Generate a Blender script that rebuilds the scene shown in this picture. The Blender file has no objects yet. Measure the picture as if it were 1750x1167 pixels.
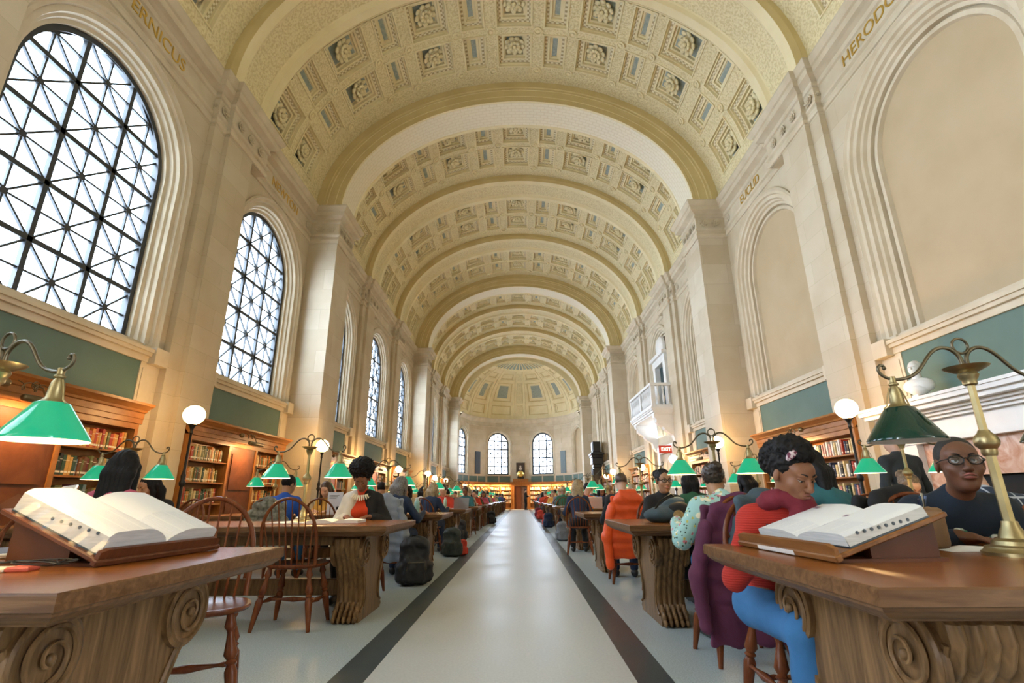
import bpy, bmesh, math, random
import numpy as np
from mathutils import Vector, Matrix
random.seed(11); np.random.seed(11)
sc = bpy.context.scene
COL = sc.collection
PI = math.pi

# ------------------------------------------------------------------ camera, sky, exposure
def setup_view():
    f = 863.07
    fw = Vector((16, -267.5, f)).normalized()
    up = Vector((-20, 2783.5, f)).normalized()
    up = (up - fw * up.dot(fw)).normalized()
    rt = fw.cross(up) * -1
    if rt.x < 0: rt = -rt
    # rows of R map world axes -> camera axes (right, up, forward)
    camx = Vector((rt.x, fw.x, up.x)); camy = Vector((rt.y, fw.y, up.y)); camf = Vector((rt.z, fw.z, up.z))
    m = Matrix((camx, camy, -camf)).transposed().to_4x4()
    m.translation = Vector((0.05, 0, 1.0))
    cd = bpy.data.cameras.new('camera'); cam = bpy.data.objects.new('camera', cd); COL.objects.link(cam)
    cam.matrix_world = m
    cd.sensor_width = 36; cd.lens = f / 1750 * 36
    cd.clip_start = 0.05; cd.clip_end = 300
    cd.dof.use_dof = True; cd.dof.focus_distance = 11; cd.dof.aperture_fstop = 8
    sc.camera = cam
    w = bpy.data.worlds.new('sky'); sc.world = w; w.use_nodes = True
    nt = w.node_tree; nt.nodes.clear()
    out = nt.nodes.new('ShaderNodeOutputWorld'); bg = nt.nodes.new('ShaderNodeBackground')
    tc = nt.nodes.new('ShaderNodeTexCoord'); sp = nt.nodes.new('ShaderNodeSeparateXYZ')
    mr = nt.nodes.new('ShaderNodeMapRange')
    nt.links.new(tc.outputs['Generated'], sp.inputs[0]); nt.links.new(sp.outputs['Z'], mr.inputs['Value'])
    # overcast: bright towards the horizon, duller overhead, duller still on the ground outside
    cr = nt.nodes.new('ShaderNodeValToRGB'); mr.inputs['From Min'].default_value = -1; mr.inputs['From Max'].default_value = 1
    e = cr.color_ramp.elements; e[0].position = .25; e[0].color = (.44, .52, .62, 1); e[1].position = .46; e[1].color = (.80, .92, 1.06, 1)
    q = e.new(.58); q.color = (.84, .96, 1.16, 1); q = e.new(.75); q.color = (.42, .50, .58, 1); q = e.new(1.0); q.color = (.18, .24, .30, 1)
    nt.links.new(mr.outputs[0], cr.inputs[0]); nt.links.new(cr.outputs[0], bg.inputs[0])
    bg.inputs[1].default_value = 7.0
    nt.links.new(bg.outputs[0], out.inputs[0])
    sc.view_settings.view_transform = 'Standard'; sc.view_settings.look = 'None'
    sc.view_settings.gamma = 1; sc.view_settings.use_curve_mapping = False
    sc.view_settings.exposure = 1.78
    cy = sc.cycles
    cy.use_denoising = True; cy.max_bounces = 10; cy.diffuse_bounces = 3; cy.glossy_bounces = 3
    cy.transmission_bounces = 4; cy.transparent_max_bounces = 8; cy.sample_clamp_indirect = 6
    cy.caustics_reflective = False; cy.caustics_refractive = False
setup_view()

Y0, BAY = 8.4, 5.03            # front of a wall block, bay length
def YK(k): return Y0 + BAY * k
KS = list(range(-2, 7)); MAJOR = (-2, 1, 4, 7)
XW = 6.2                       # wall plane
YEND = 45.2                    # where the apse begins
WC, WR, WZB, WZS = 3.05, 1.42, 3.5, 6.5

# daylight comes in through the windows: each opening is a portal for the sky
for k in KS:
    yc = YK(k) + WC
    ld = bpy.data.lights.new('window_daylight', 'AREA'); ld.shape = 'RECTANGLE'; ld.size = 2.9; ld.size_y = 4.6
    lo = bpy.data.objects.new('window_daylight', ld); COL.objects.link(lo)
    lo.location = (-XW - 0.6, yc, 5.7); lo.rotation_euler = (0, -PI / 2, 0)
    lo.rotation_euler = Matrix(((0, 0, -1), (1, 0, 0), (0, -1, 0))).to_euler() if False else (PI / 2, 0, -PI / 2)
    ld.cycles.is_portal = True

# ------------------------------------------------------------------ helpers
def new_mat(name, color=(.8, .8, .8), rough=.6, metal=0, emit=None, estr=0, spec=None, trans=0):
    m = bpy.data.materials.new(name); m.use_nodes = True
    b = m.node_tree.nodes['Principled BSDF']
    b.inputs['Base Color'].default_value = (*color, 1); b.inputs['Roughness'].default_value = rough
    b.inputs['Metallic'].default_value = metal
    if emit: b.inputs['Emission Color'].default_value = (*emit, 1); b.inputs['Emission Strength'].default_value = estr
    if spec is not None: b.inputs['Specular IOR Level'].default_value = spec
    if trans: b.inputs['Transmission Weight'].default_value = trans
    return m
def nodes(m): return m.node_tree, m.node_tree.nodes['Principled BSDF']
def noise_mat(name, c1, c2, scale=4, rough=.6, bump=0, detail=4, stretch=(1, 1, 1), metal=0, coord='Object', dist=0, bscale=None, lo=.3, hi=.7, spec=None):
    m = new_mat(name, c1, rough, metal, spec=spec); nt, b = nodes(m)
    tc = nt.nodes.new('ShaderNodeTexCoord'); mp = nt.nodes.new('ShaderNodeMapping'); mp.inputs['Scale'].default_value = stretch
    nt.links.new(tc.outputs[coord], mp.inputs[0])
    n = nt.nodes.new('ShaderNodeTexNoise'); n.inputs['Scale'].default_value = scale; n.inputs['Detail'].default_value = detail
    n.inputs['Distortion'].default_value = dist
    nt.links.new(mp.outputs[0], n.inputs['Vector'])
    r = nt.nodes.new('ShaderNodeValToRGB'); r.color_ramp.elements[0].position = lo; r.color_ramp.elements[1].position = hi
    r.color_ramp.elements[0].color = (*c1, 1); r.color_ramp.elements[1].color = (*c2, 1)
    nt.links.new(n.outputs['Fac'], r.inputs[0]); nt.links.new(r.outputs[0], b.inputs['Base Color'])
    if bump:
        bp = nt.nodes.new('ShaderNodeBump'); bp.inputs['Strength'].default_value = bump; bp.inputs['Distance'].default_value = .01
        n2 = nt.nodes.new('ShaderNodeTexNoise'); n2.inputs['Scale'].default_value = bscale or scale * 6; n2.inputs['Detail'].default_value = 3
        nt.links.new(mp.outputs[0], n2.inputs['Vector']); nt.links.new(n2.outputs['Fac'], bp.inputs['Height'])
        nt.links.new(bp.outputs[0], b.inputs['Normal'])
    return m
def stone_mat(name, c1, c2, joint, bw=1.1, bh=.46, rough=.75):
    """ashlar: faint joints between blocks, slow colour changes from block to block"""
    m = new_mat(name, c1, rough); nt, b = nodes(m)
    g = nt.nodes.new('ShaderNodeNewGeometry'); sp = nt.nodes.new('ShaderNodeSeparateXYZ'); nt.links.new(g.outputs['Position'], sp.inputs[0])
    ad = nt.nodes.new('ShaderNodeMath'); ad.operation = 'ADD'; nt.links.new(sp.outputs[0], ad.inputs[0]); nt.links.new(sp.outputs[1], ad.inputs[1])
    cb = nt.nodes.new('ShaderNodeCombineXYZ'); nt.links.new(ad.outputs[0], cb.inputs[0]); nt.links.new(sp.outputs[2], cb.inputs[1])
    br = nt.nodes.new('ShaderNodeTexBrick'); br.inputs['Scale'].default_value = 1; br.inputs['Brick Width'].default_value = bw
    br.inputs['Row Height'].default_value = bh; br.inputs['Mortar Size'].default_value = .005; br.inputs['Mortar Smooth'].default_value = .3
    br.inputs['Color1'].default_value = (*c1, 1); br.inputs['Color2'].default_value = (*c2, 1); br.inputs['Mortar'].default_value = (*joint, 1)
    br.inputs['Bias'].default_value = 0
    nt.links.new(cb.outputs[0], br.inputs['Vector'])
    n = nt.nodes.new('ShaderNodeTexNoise'); n.inputs['Scale'].default_value = 1.3; n.inputs['Detail'].default_value = 6
    nt.links.new(g.outputs['Position'], n.inputs['Vector'])
    mx = nt.nodes.new('ShaderNodeMix'); mx.data_type = 'RGBA'; mx.blend_type = 'MULTIPLY'; mx.inputs[0].default_value = .45
    r = nt.nodes.new('ShaderNodeValToRGB'); r.color_ramp.elements[0].position = .3; r.color_ramp.elements[0].color = (.78, .70, .60, 1); r.color_ramp.elements[1].position = .6
    nt.links.new(n.outputs['Fac'], r.inputs[0]); nt.links.new(br.outputs['Color'], mx.inputs[6]); nt.links.new(r.outputs[0], mx.inputs[7])
    nt.links.new(mx.outputs[2], b.inputs['Base Color'])
    return m

class MB:
    """mesh collector"""
    def __init__(s): s.v = []; s.f = []; s.m = []; s.M = None; s.uv = None
    def add(s, vs, fs, mi=0):
        o = len(s.v)
        if s.M is not None: vs = [tuple(s.M @ Vector(p)) for p in vs]
        s.v.extend(tuple(p) for p in vs)
        for f in fs: s.f.append(tuple(i + o for i in f)); s.m.append(mi)
        return s
    def box(s, x0, x1, y0, y1, z0, z1, mi=0):
        v = [(x, y, z) for z in (z0, z1) for y in (y0, y1) for x in (x0, x1)]
        return s.add(v, [(0, 2, 3, 1), (4, 5, 7, 6), (0, 1, 5, 4), (2, 6, 7, 3), (0, 4, 6, 2), (1, 3, 7, 5)], mi)
    def bbox(s, x0, x1, y0, y1, z0, z1, b=.004, mi=0):
        """box with chamfered vertical and horizontal edges"""
        xs = [x0, x0 + b, x1 - b, x1]
        v = []
        for (z, e) in ((z0, b), (z0 + b, 0), (z1 - b, 0), (z1, b)):
            X0, X1, Y0_, Y1 = x0 + e, x1 - e, y0 + e, y1 - e
            v += [(X0 + b, Y0_, z), (X1 - b, Y0_, z), (X1, Y0_ + b, z), (X1, Y1 - b, z), (X1 - b, Y1, z), (X0 + b, Y1, z), (X0, Y1 - b, z), (X0, Y0_ + b, z)]
        f = [tuple(range(7, -1, -1)), tuple(range(24, 32))]
        for l in range(3):
            for i in range(8): f.append((l * 8 + i, l * 8 + (i + 1) % 8, l * 8 + 8 + (i + 1) % 8, l * 8 + 8 + i))
        return s.add(v, f, mi)
    def lathe(s, prof, n=16, c=(0, 0, 0), axis=None, mi=0, cap=True, a0=0.0, star=None):
        v = []; f = []
        for (r, z) in prof:
            for i in range(n):
                a = a0 + 2 * PI * i / n
                rr = r * (star(a) if star else 1)
                v.append((rr * math.cos(a), rr * math.sin(a), z))
        for j in range(len(prof) - 1):
            for i in range(n): f.append((j * n + i, j * n + (i + 1) % n, (j + 1) * n + (i + 1) % n, (j + 1) * n + i))
        if cap:
            f.append(tuple(range(n - 1, -1, -1))); f.append(tuple(range((len(prof) - 1) * n, len(prof) * n)))
        M = Matrix.Translation(c)
        if axis is not None: M = M @ Vector((0, 0, 1)).rotation_difference(Vector(axis).normalized()).to_matrix().to_4x4()
        return s.add([tuple(M @ Vector(p)) for p in v], f, mi)
    def tube(s, pts, rad, n=8, mi=0, cap=True, closed=False):
        pts = [Vector(p) for p in pts]; N = len(pts)
        if not hasattr(rad, '__len__'): rad = [rad] * N
        v = []; f = []; nrm = None
        for i, p in enumerate(pts):
            a = pts[i - 1] if (i > 0 or closed) else p; b = pts[(i + 1) % N] if (i < N - 1 or closed) else p
            t = (b - a).normalized()
            if nrm is None:
                nrm = t.orthogonal().normalized()
            nrm = (nrm - t * nrm.dot(t)).normalized(); bn = t.cross(nrm)
            for j in range(n):
                q = 2 * PI * j / n
                v.append(p + (nrm * math.cos(q) + bn * math.sin(q)) * rad[i])
        for i in range(N if closed else N - 1):
            for j in range(n):
                k = (i + 1) % N
                f.append((i * n + j, i * n + (j + 1) % n, k * n + (j + 1) % n, k * n + j))
        if cap and not closed: f.append(tuple(range(n - 1, -1, -1))); f.append(tuple(range((N - 1) * n, N * n)))
        return s.add(v, f, mi)
    def ell(s, c, r, n=12, m=8, R=None, mi=0):
        v = []; f = []
        for j in range(m + 1):
            ph = PI * j / m
            for i in range(n):
                th = 2 * PI * i / n
                p = Vector((r[0] * math.sin(ph) * math.cos(th), r[1] * math.sin(ph) * math.sin(th), r[2] * math.cos(ph)))
                if R is not None: p = R @ p
                v.append(p + Vector(c))
        for j in range(m):
            for i in range(n): f.append((j * n + i, (j + 1) * n + i, (j + 1) * n + (i + 1) % n, j * n + (i + 1) % n))
        return s.add(v, f, mi)
    def prism(s, poly, y0, y1, mi=0, plane='XZ'):
        """polygon in a plane, thickness along the third axis"""
        n = len(poly)
        def P(a, b, t): return {'XZ': (a, t, b), 'YZ': (t, a, b), 'XY': (a, b, t)}[plane]
        v = [P(a, b, y0) for a, b in poly] + [P(a, b, y1) for a, b in poly]
        f = [tuple(range(n)), tuple(range(2 * n - 1, n - 1, -1))] + [(i, i + n, (i + 1) % n + n, (i + 1) % n) for i in range(n)]
        return s.add(v, f, mi)
    def build(s, name, mats, parent=None, smooth=0, recalc=True, loc=None):
        me = bpy.data.meshes.new(name); me.from_pydata([tuple(p) for p in s.v], [], s.f)
        if not isinstance(mats, (list, tuple)): mats = [mats]
        for m in mats: me.materials.append(m)
        me.polygons.foreach_set('material_index', s.m)
        if recalc:
            bm = bmesh.new(); bm.from_mesh(me); bmesh.ops.recalc_face_normals(bm, faces=bm.faces); bm.to_mesh(me); bm.free()
        if s.uv is not None and len(s.uv) == len(s.v):
            ul = me.uv_layers.new(name='uv'); li = np.zeros(len(me.loops), dtype=np.int32); me.loops.foreach_get('vertex_index', li)
            ul.data.foreach_set('uv', np.array(s.uv, dtype=np.float32)[li].ravel())
        me.update()
        if smooth:
            me.shade_smooth()
            if smooth < 180: me.set_sharp_from_angle(angle=math.radians(smooth))
        o = bpy.data.objects.new(name, me); COL.objects.link(o)
        if parent is not None: o.parent = parent
        if loc: o.location = loc
        return o
def empty(name, loc=(0, 0, 0), rz=0, parent=None):
    o = bpy.data.objects.new(name, None); COL.objects.link(o); o.location = loc; o.rotation_euler = (0, 0, rz); o.empty_display_size = .1
    if parent is not None: o.parent = parent
    return o
def tag(o, label=None, cat=None, group=None, kind=None):
    if label: o['label'] = label
    if cat: o['category'] = cat
    if group: o['group'] = group
    if kind: o['kind'] = kind
    return o
def struct(o): o['kind'] = 'structure'; return o
_kids = {}
def copy_tree(o, parent=None):
    c = o.copy(); COL.objects.link(c); c.parent = parent
    for ch in o.children: copy_tree(ch, c)
    return c

# ------------------------------------------------------------------ materials of the place
M = {}
M['stone'] = stone_mat('limestone', (.56, .465, .32), (.62, .53, .385), (.50, .42, .28))
M['stone_plain'] = noise_mat('limestone_carved', (.55, .455, .31), (.66, .565, .415), 2.2, .75, .15)
M['stone_pier'] = stone_mat('pier_limestone', (.57, .48, .34), (.65, .57, .44), (.50, .42, .30), 1.3, .62)
M['tan'] = noise_mat('tan_plaster_panel', (.46, .345, .20), (.51, .39, .24), 1.0, .85)
M['green_panel'] = noise_mat('green_wall_panel', (.095, .155, .125), (.12, .185, .15), 1.5, .7)
M['plaster'] = noise_mat('vault_plaster', (.80, .675, .39), (.88, .77, .49), 1.4, .7)
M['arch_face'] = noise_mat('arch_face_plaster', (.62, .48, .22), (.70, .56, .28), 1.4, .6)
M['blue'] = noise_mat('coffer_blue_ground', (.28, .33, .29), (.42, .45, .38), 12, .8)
def ornate(name, c1, c2, scale):
    m = noise_mat(name, c1, c2, scale, .7, 0, 3, coord='Object', lo=.40, hi=.56); nt, b = nodes(m)
    vo = nt.nodes.new('ShaderNodeTexVoronoi'); vo.inputs['Scale'].default_value = scale * .9
    tc = nt.nodes.new('ShaderNodeTexCoord'); nt.links.new(tc.outputs['Object'], vo.inputs['Vector'])
    bp = nt.nodes.new('ShaderNodeBump'); bp.inputs['Strength'].default_value = .6; bp.inputs['Distance'].default_value = .03
    nt.links.new(vo.outputs['Distance'], bp.inputs['Height']); nt.links.new(bp.outputs[0], b.inputs['Normal'])
    return m
M['ornate'] = ornate('scroll_relief_plaster', (.70, .58, .31), (.84, .73, .45), 20)
def checker_mat(name, c1, c2, scale):
    m = new_mat(name, c1, .7); nt, b = nodes(m)
    tc = nt.nodes.new('ShaderNodeTexCoord'); ck = nt.nodes.new('ShaderNodeTexChecker'); ck.inputs['Scale'].default_value = scale
    ck.inputs['Color1'].default_value = (*c1, 1); ck.inputs['Color2'].default_value = (*c2, 1)
    nt.links.new(tc.outputs['UV'], ck.inputs['Vector']); nt.links.new(ck.outputs['Color'], b.inputs['Base Color']); return m
M['dentil'] = checker_mat('egg_and_dart_painted_shade', (.50, .39, .20), (.84, .75, .53), 15)  # darker squares put the shade of the moulding's recesses into the colour
def meander_mat():
    """Greek key in low relief: raised lines on a paler ground"""
    m = new_mat('greek_key_soffit', (.8, .74, .6), .7); nt, b = nodes(m)
    tc = nt.nodes.new('ShaderNodeTexCoord')
    br = nt.nodes.new('ShaderNodeTexBrick'); br.inputs['Scale'].default_value = 1; br.inputs['Brick Width'].default_value = .26; br.inputs['Row Height'].default_value = .13
    br.inputs['Mortar Size'].default_value = .016; br.offset = .5
    br.inputs['Color1'].default_value = (.88, .80, .62, 1); br.inputs['Color2'].default_value = (.87, .79, .61, 1); br.inputs['Mortar'].default_value = (.81, .72, .53, 1)
    nt.links.new(tc.outputs['UV'], br.inputs['Vector']); nt.links.new(br.outputs['Color'], b.inputs['Base Color'])
    bp = nt.nodes.new('ShaderNodeBump'); bp.inputs['Strength'].default_value = .4; bp.inputs['Distance'].default_value = .02
    nt.links.new(br.outputs['Fac'], bp.inputs['Height']); nt.links.new(bp.outputs[0], b.inputs['Normal']); return m
M['meander'] = meander_mat()
M['white_stone'] = noise_mat('white_marble_carved', (.74, .71, .66), (.84, .82, .78), 2, .5)
M['pink_marble'] = noise_mat('veined_pink_marble', (.50, .22, .12), (.72, .50, .38), 3.0, .25, dist=3.0, detail=8)
M['iron'] = new_mat('dark_window_iron', (.045, .05, .055), .45, .3)
M['gold'] = new_mat('gilt_letters', (.72, .48, .12), .35, .8)
def glass_mat():
    m = bpy.data.materials.new('window_glass'); m.use_nodes = True; nt = m.node_tree; nt.nodes.clear()
    o = nt.nodes.new('ShaderNodeOutputMaterial'); t = nt.nodes.new('ShaderNodeBsdfTransparent'); g = nt.nodes.new('ShaderNodeBsdfGlossy')
    t.inputs[0].default_value = (.93, .97, 1, 1); g.inputs['Roughness'].default_value = .05
    mx = nt.nodes.new('ShaderNodeMixShader'); mx.inputs[0].default_value = .05
    nt.links.new(t.outputs[0], mx.inputs[1]); nt.links.new(g.outputs[0], mx.inputs[2]); nt.links.new(mx.outputs[0], o.inputs[0]); return m
M['glass'] = glass_mat()

# ------------------------------------------------------------------ floor
def terrazzo(name, c1, c2, c3, scale=110, rough=.32):
    m = noise_mat(name, c1, c2, scale, rough, 0, 2, coord='Object'); nt, b = nodes(m)
    base = [l for l in nt.links if l.to_socket == b.inputs['Base Color']][0].from_socket
    n = nt.nodes.new('ShaderNodeTexNoise'); n.inputs['Scale'].default_value = 1.1; n.inputs['Detail'].default_value = 5
    tc = nt.nodes.new('ShaderNodeTexCoord'); nt.links.new(tc.outputs['Object'], n.inputs['Vector'])
    mx = nt.nodes.new('ShaderNodeMix'); mx.data_type = 'RGBA'; mx.blend_type = 'MULTIPLY'; mx.inputs[0].default_value = .5
    r = nt.nodes.new('ShaderNodeValToRGB'); r.color_ramp.elements[0].color = (*c3, 1); r.color_ramp.elements[0].position = .3; r.color_ramp.elements[1].position = .7
    nt.links.new(n.outputs['Fac'], r.inputs[0]); nt.links.new(base, mx.inputs[6]); nt.links.new(r.outputs[0], mx.inputs[7]); nt.links.new(mx.outputs[2], b.inputs['Base Color'])
    r2 = nt.nodes.new('ShaderNodeMapRange'); r2.inputs['To Min'].default_value = rough * .8; r2.inputs['To Max'].default_value = rough * 1.5
    nt.links.new(n.outputs['Fac'], r2.inputs['Value']); nt.links.new(r2.outputs[0], b.inputs['Roughness'])
    return m
M['terrazzo_grey'] = terrazzo('grey_terrazzo', (.36, .42, .44), (.62, .69, .71), (.80, .82, .82))
M['terrazzo_dark'] = terrazzo('dark_terrazzo_strip', (.035, .05, .055), (.09, .11, .12), (.8, .8, .8), 200)
M['terrazzo_cream'] = terrazzo('cream_aisle_slabs', (.58, .59, .59), (.66, .67, .67), (.90, .90, .89), 60, .34)
AX = -.085                      # centre line of the aisle and of the table rows
fl = MB()
xs = [-7.4, AX - .99, AX - .78, AX + .78, AX + .99, 7.4]; ms = [0, 1, 2, 1, 0]
for i in range(5):
    a, b = xs[i], xs[i + 1]
    fl.add([(a, -7, 0), (b, -7, 0), (b, 52, 0), (a, 52, 0)], [(0, 1, 2, 3)], ms[i])
# fine joints across the aisle slabs
floor = struct(fl.build('floor', [M['terrazzo_grey'], M['terrazzo_dark'], M['terrazzo_cream']], recalc=False))

# ------------------------------------------------------------------ arched openings
ARCH_N = 28
def arch_path(yc, zs, zb, n=ARCH_N):
    """(dy,dz, y,z) samples: position = (y + r*dy, z + r*dz)"""
    out = [(1, 0, yc, zb), (1, 0, yc, zs)]
    for i in range(1, n): a = PI * i / n; out.append((math.cos(a), math.sin(a), yc, zs))
    out += [(-1, 0, yc, zs), (-1, 0, yc, zb)]
    return out
def arch_wall(mb, y0, y1, z0, z1, yc, R, zs, zb, T, mi=0):
    """flat wall between (y0,z0) and (y1,z1) with an arched hole; T maps (y,z,depth) to space"""
    pts = [(yc + R * c, zs + R * s) for (c, s, _, _) in arch_path(yc, zs, zb)]
    arc = pts[1:-1]
    def outer(p):
        dy, dz = p[0] - yc, p[1] - zs
        ts = []
        if dy > 1e-6: ts.append((y1 - yc) / dy)
        if dy < -1e-6: ts.append((y0 - yc) / dy)
        if dz > 1e-6: ts.append((z1 - zs) / dz)
        t = min(ts); return (yc + dy * t, zs + dz * t)
    vo = [outer(p) for p in arc]
    # make sure the corners are included
    for i in range(len(arc) - 1):
        a, b = vo[i], vo[i + 1]
        q = [T(*arc[i], 0), T(*arc[i + 1], 0), T(*b, 0)]
        if abs(a[0] - b[0]) > 1e-6 and abs(a[1] - b[1]) > 1e-6:
            cy = y1 if a[0] > yc else y0
            q.append(T(cy, z1, 0))
        q.append(T(*a, 0)); mb.add(q, [tuple(range(len(q)))], mi)
    for sgn, ye in ((1, y1), (-1, y0)):
        yi = yc + sgn * R
        mb.add([T(yi, zb, 0), T(ye, zb, 0), T(ye, zs, 0), T(yi, zs, 0)], [(0, 1, 2, 3)], mi)
    mb.add([T(y0, z0, 0), T(y1, z0, 0), T(y1, zb, 0), T(y0, zb, 0)], [(0, 1, 2, 3)], mi)
def arch_sweep(mb, prof, yc, zs, zb, T, mi=0, n=ARCH_N):
    P = arch_path(yc, zs, zb, n); m = len(prof); v = []; f = []
    for (c, s, y, z) in P:
        for (r, d) in prof: v.append(T(y + r * c, z + r * s, d))
    for i in range(len(P) - 1):
        for j in range(m - 1): f.append((i * m + j, (i + 1) * m + j, (i + 1) * m + j + 1, i * m + j + 1))
    mb.add(v, f, mi)
def in_arch(y, z, yc, R, zs, zb):
    if z < zb: return False
    if z <= zs: return abs(y - yc) <= R
    return (y - yc) ** 2 + (z - zs) ** 2 <= R * R
def clip_arch(a, b, yc, R, zs, zb):
    n = 60; ok = [in_arch(a[0] + (b[0] - a[0]) * i / n, a[1] + (b[1] - a[1]) * i / n, yc, R, zs, zb) for i in range(n + 1)]
    if not any(ok): return None
    i0 = ok.index(True); i1 = n - ok[::-1].index(True)
    if i1 - i0 < 2: return None
    L = lambda t: (a[0] + (b[0] - a[0]) * t / n, a[1] + (b[1] - a[1]) * t / n)
    return L(i0), L(i1)
def bar(mb, a, b, w, d0, d1, T, mi=0):
    """flat bar between two (y,z) points of a window plane"""
    dy, dz = b[0] - a[0], b[1] - a[1]; l = math.hypot(dy, dz); ny, nz = -dz / l * w / 2, dy / l * w / 2
    q = [(a[0] + ny, a[1] + nz), (b[0] + ny, b[1] + nz), (b[0] - ny, b[1] - nz), (a[0] - ny, a[1] - nz)]
    v = [T(y, z, d0) for y, z in q] + [T(y, z, d1) for y, z in q]
    mb.add(v, [(0, 1, 2, 3), (7, 6, 5, 4), (0, 4, 5, 1), (1, 5, 6, 2), (2, 6, 7, 3), (3, 7, 4, 0)], mi)
def window(n, T, yc, R=WR, zs=WZS, zb=WZB, rows=5, ch=.87, star=True, depth=.34):
    bw_ = .075 if star else .125
    w = struct(empty('window_%d' % n))
    fr = MB(); arch_sweep(fr, [(R, depth - .06), (R - (.09 if star else .13), depth - .06), (R - (.09 if star else .13), depth + .05), (R, depth + .05)], yc, zs, zb, T)
    bar(fr, (yc - R, zb + .06), (yc + R, zb + .06), .13, depth - .06, depth + .05, T)
    fr.build('frame', M['iron'], w)
    cw = 2 * R / 3; gr = MB()
    for i in (1, 2):
        s = clip_arch((yc - R + cw * i, zb), (yc - R + cw * i, zs + R), yc, R - .02, zs, zb)
        if s: bar(gr, s[0], s[1], bw_, depth - .04, depth + .03, T)
    nr = int((zs + R - zb) / ch) + 1
    for j in range(1, nr):
        s = clip_arch((yc - R, zb + ch * j), (yc + R, zb + ch * j), yc, R - .02, zs, zb)
        if s: bar(gr, s[0], s[1], bw_, depth - .04, depth + .03, T)
    gr.build('glazing_bar', M['iron'], w)
    st = MB()
    for i in range(3):
        for j in range(nr):
            cy, cz = yc - R + cw * (i + .5), zb + ch * (j + .5); hy, hz = cw / 2, ch / 2
            if star:
                segs = [((cy - hy, cz - hz), (cy + hy, cz + hz)), ((cy - hy, cz + hz), (cy + hy, cz - hz)), ((cy - hy, cz), (cy + hy, cz)), ((cy, cz - hz), (cy, cz + hz))]
                for a, b in segs:
                    s = clip_arch(a, b, yc, R - .04, zs, zb)
                    if s: bar(st, s[0], s[1], .03, depth - .02, depth + .02, T)
                q = .05
                if in_arch(cy, cz, yc, R - .1, zs, zb): bar(st, (cy - q, cz), (cy + q, cz), 2 * q, depth - .03, depth + .02, T)
            else:
                q = .085
                if in_arch(cy, cz, yc, R - .1, zs, zb): bar(st, (cy - q, cz), (cy + q, cz), 2 * q, depth - .03, depth + .02, T)
                for a, b in (((cy - hy, cz), (cy + hy, cz)), ((cy, cz - hz), (cy, cz + hz))):
                    s = clip_arch(a, b, yc, R - .04, zs, zb)
                    if s: bar(st, s[0], s[1], .009, depth - .0, depth + .01, T)
    st.build('star_bar', M['iron'], w)
    gl = MB(); P = arch_path(yc, zs, zb); v = [T(y + (R - .01) * c, z + (R - .01) * s, depth + .012) for c, s, y, z in P]
    gl.add(v, [tuple(range(len(v)))]); gl.build('glass_pane', M['glass'], w, recalc=False)
    return w
ARCHIV = [(1.80, 0), (1.80, -.05), (1.76, -.07), (1.72, -.03), (1.66, -.02), (1.64, .03), (1.56, .04), (1.54, .10), (1.50, .12), (1.48, .18), (WR, .2), (WR, .44)]
def TL(y, z, d): return (-XW - d, y, z)
def TR(y, z, d): return (XW + d, y, z)
# walls bay by bay
def surround(mb, T, yc, side):
    """sill, jamb blocks under the archivolt and the panel frame below the opening"""
    def bx(ya, yb, za, zb, da, db, mi=0):
        v = [T(y, z, d) for d in (da, db) for y, z in ((ya, za), (yb, za), (yb, zb), (ya, zb))]
        mb.add(v, [(0, 1, 2, 3), (7, 6, 5, 4), (0, 4, 5, 1), (1, 5, 6, 2), (2, 6, 7, 3), (3, 7, 4, 0)], mi)
    bx(yc - 1.9, yc + 1.9, 3.36, 3.42, -.13, .3); bx(yc - 1.88, yc + 1.88, 3.30, 3.36, -.10, 0); bx(yc - 1.86, yc + 1.86, 3.20, 3.30, -.05, 0)
    bx(yc - WR, yc + WR, 3.42, WZB, -.02, .45)
    for s in (-1, 1):
        a, b = sorted((yc + s * 1.50, yc + s * 1.86)); bx(a, b, 3.42, 3.5, -.03, .1)
        bx(a, b, 2.42, 3.2, -.03, 0); bx(a + .05, b - .05, 2.5, 3.1, -.045, -.03)
        bx(yc + s * 1.78 - .16, yc + s * 1.78 + .16, 3.18, 3.46, -.16, 0)
wl = MB(); wr = MB(); sur_l = MB(); sur_r = MB(); gp = MB(); tanp = MB()
DOORBAY = 2
for k in KS:
    ya, yb, yc = YK(k), YK(k + 1), YK(k) + WC
    if k == 6: yb = YEND
    arch_wall(wl, ya, yb, 0, 9.5, yc, 1.80, WZS, WZB, TL)
    arch_sweep(sur_l, ARCHIV, yc, WZS, WZB - .08, TL); surround(sur_l, TL, yc, -1)
    arch_wall(wr, ya, yb, 0, 9.5, yc, 1.80, WZS, WZB, TR)
    arch_sweep(sur_r, ARCHIV[:-1] + [(WR, .30), (WR - .05, .24), (WR - .12, .24), (WR - .14, .32)], yc, WZS, WZB - .08, TR)
    if k != DOORBAY: surround(sur_r, TR, yc, 1)
    P = arch_path(yc, WZS, WZB); v = [TR(y + WR * c, z + WR * s, .31) for c, s, y, z in P]
    tanp.add(v, [tuple(range(len(v)))], 0)
    for T in (TL, TR):
        if T is TR and k == DOORBAY: continue
        gp.add([T(yc - 1.5, 2.3, -.012), T(yc + 1.5, 2.3, -.012), T(yc + 1.5, 3.2, -.012), T(yc - 1.5, 3.2, -.012)], [(0, 1, 2, 3)])
struct(wl.build('wall_left', M['stone'])); struct(wr.build('wall_right', M['stone']))
struct(sur_l.build('trim_1', M['stone_plain'], smooth=35)); struct(sur_r.build('trim_2', M['stone_plain'], smooth=35))
struct(gp.build('trim_3', M['green_panel'])); struct(tanp.build('trim_4', M['tan']))
wn = 1
for k in KS:
    window(wn, TL, YK(k) + WC); wn += 1
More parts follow.
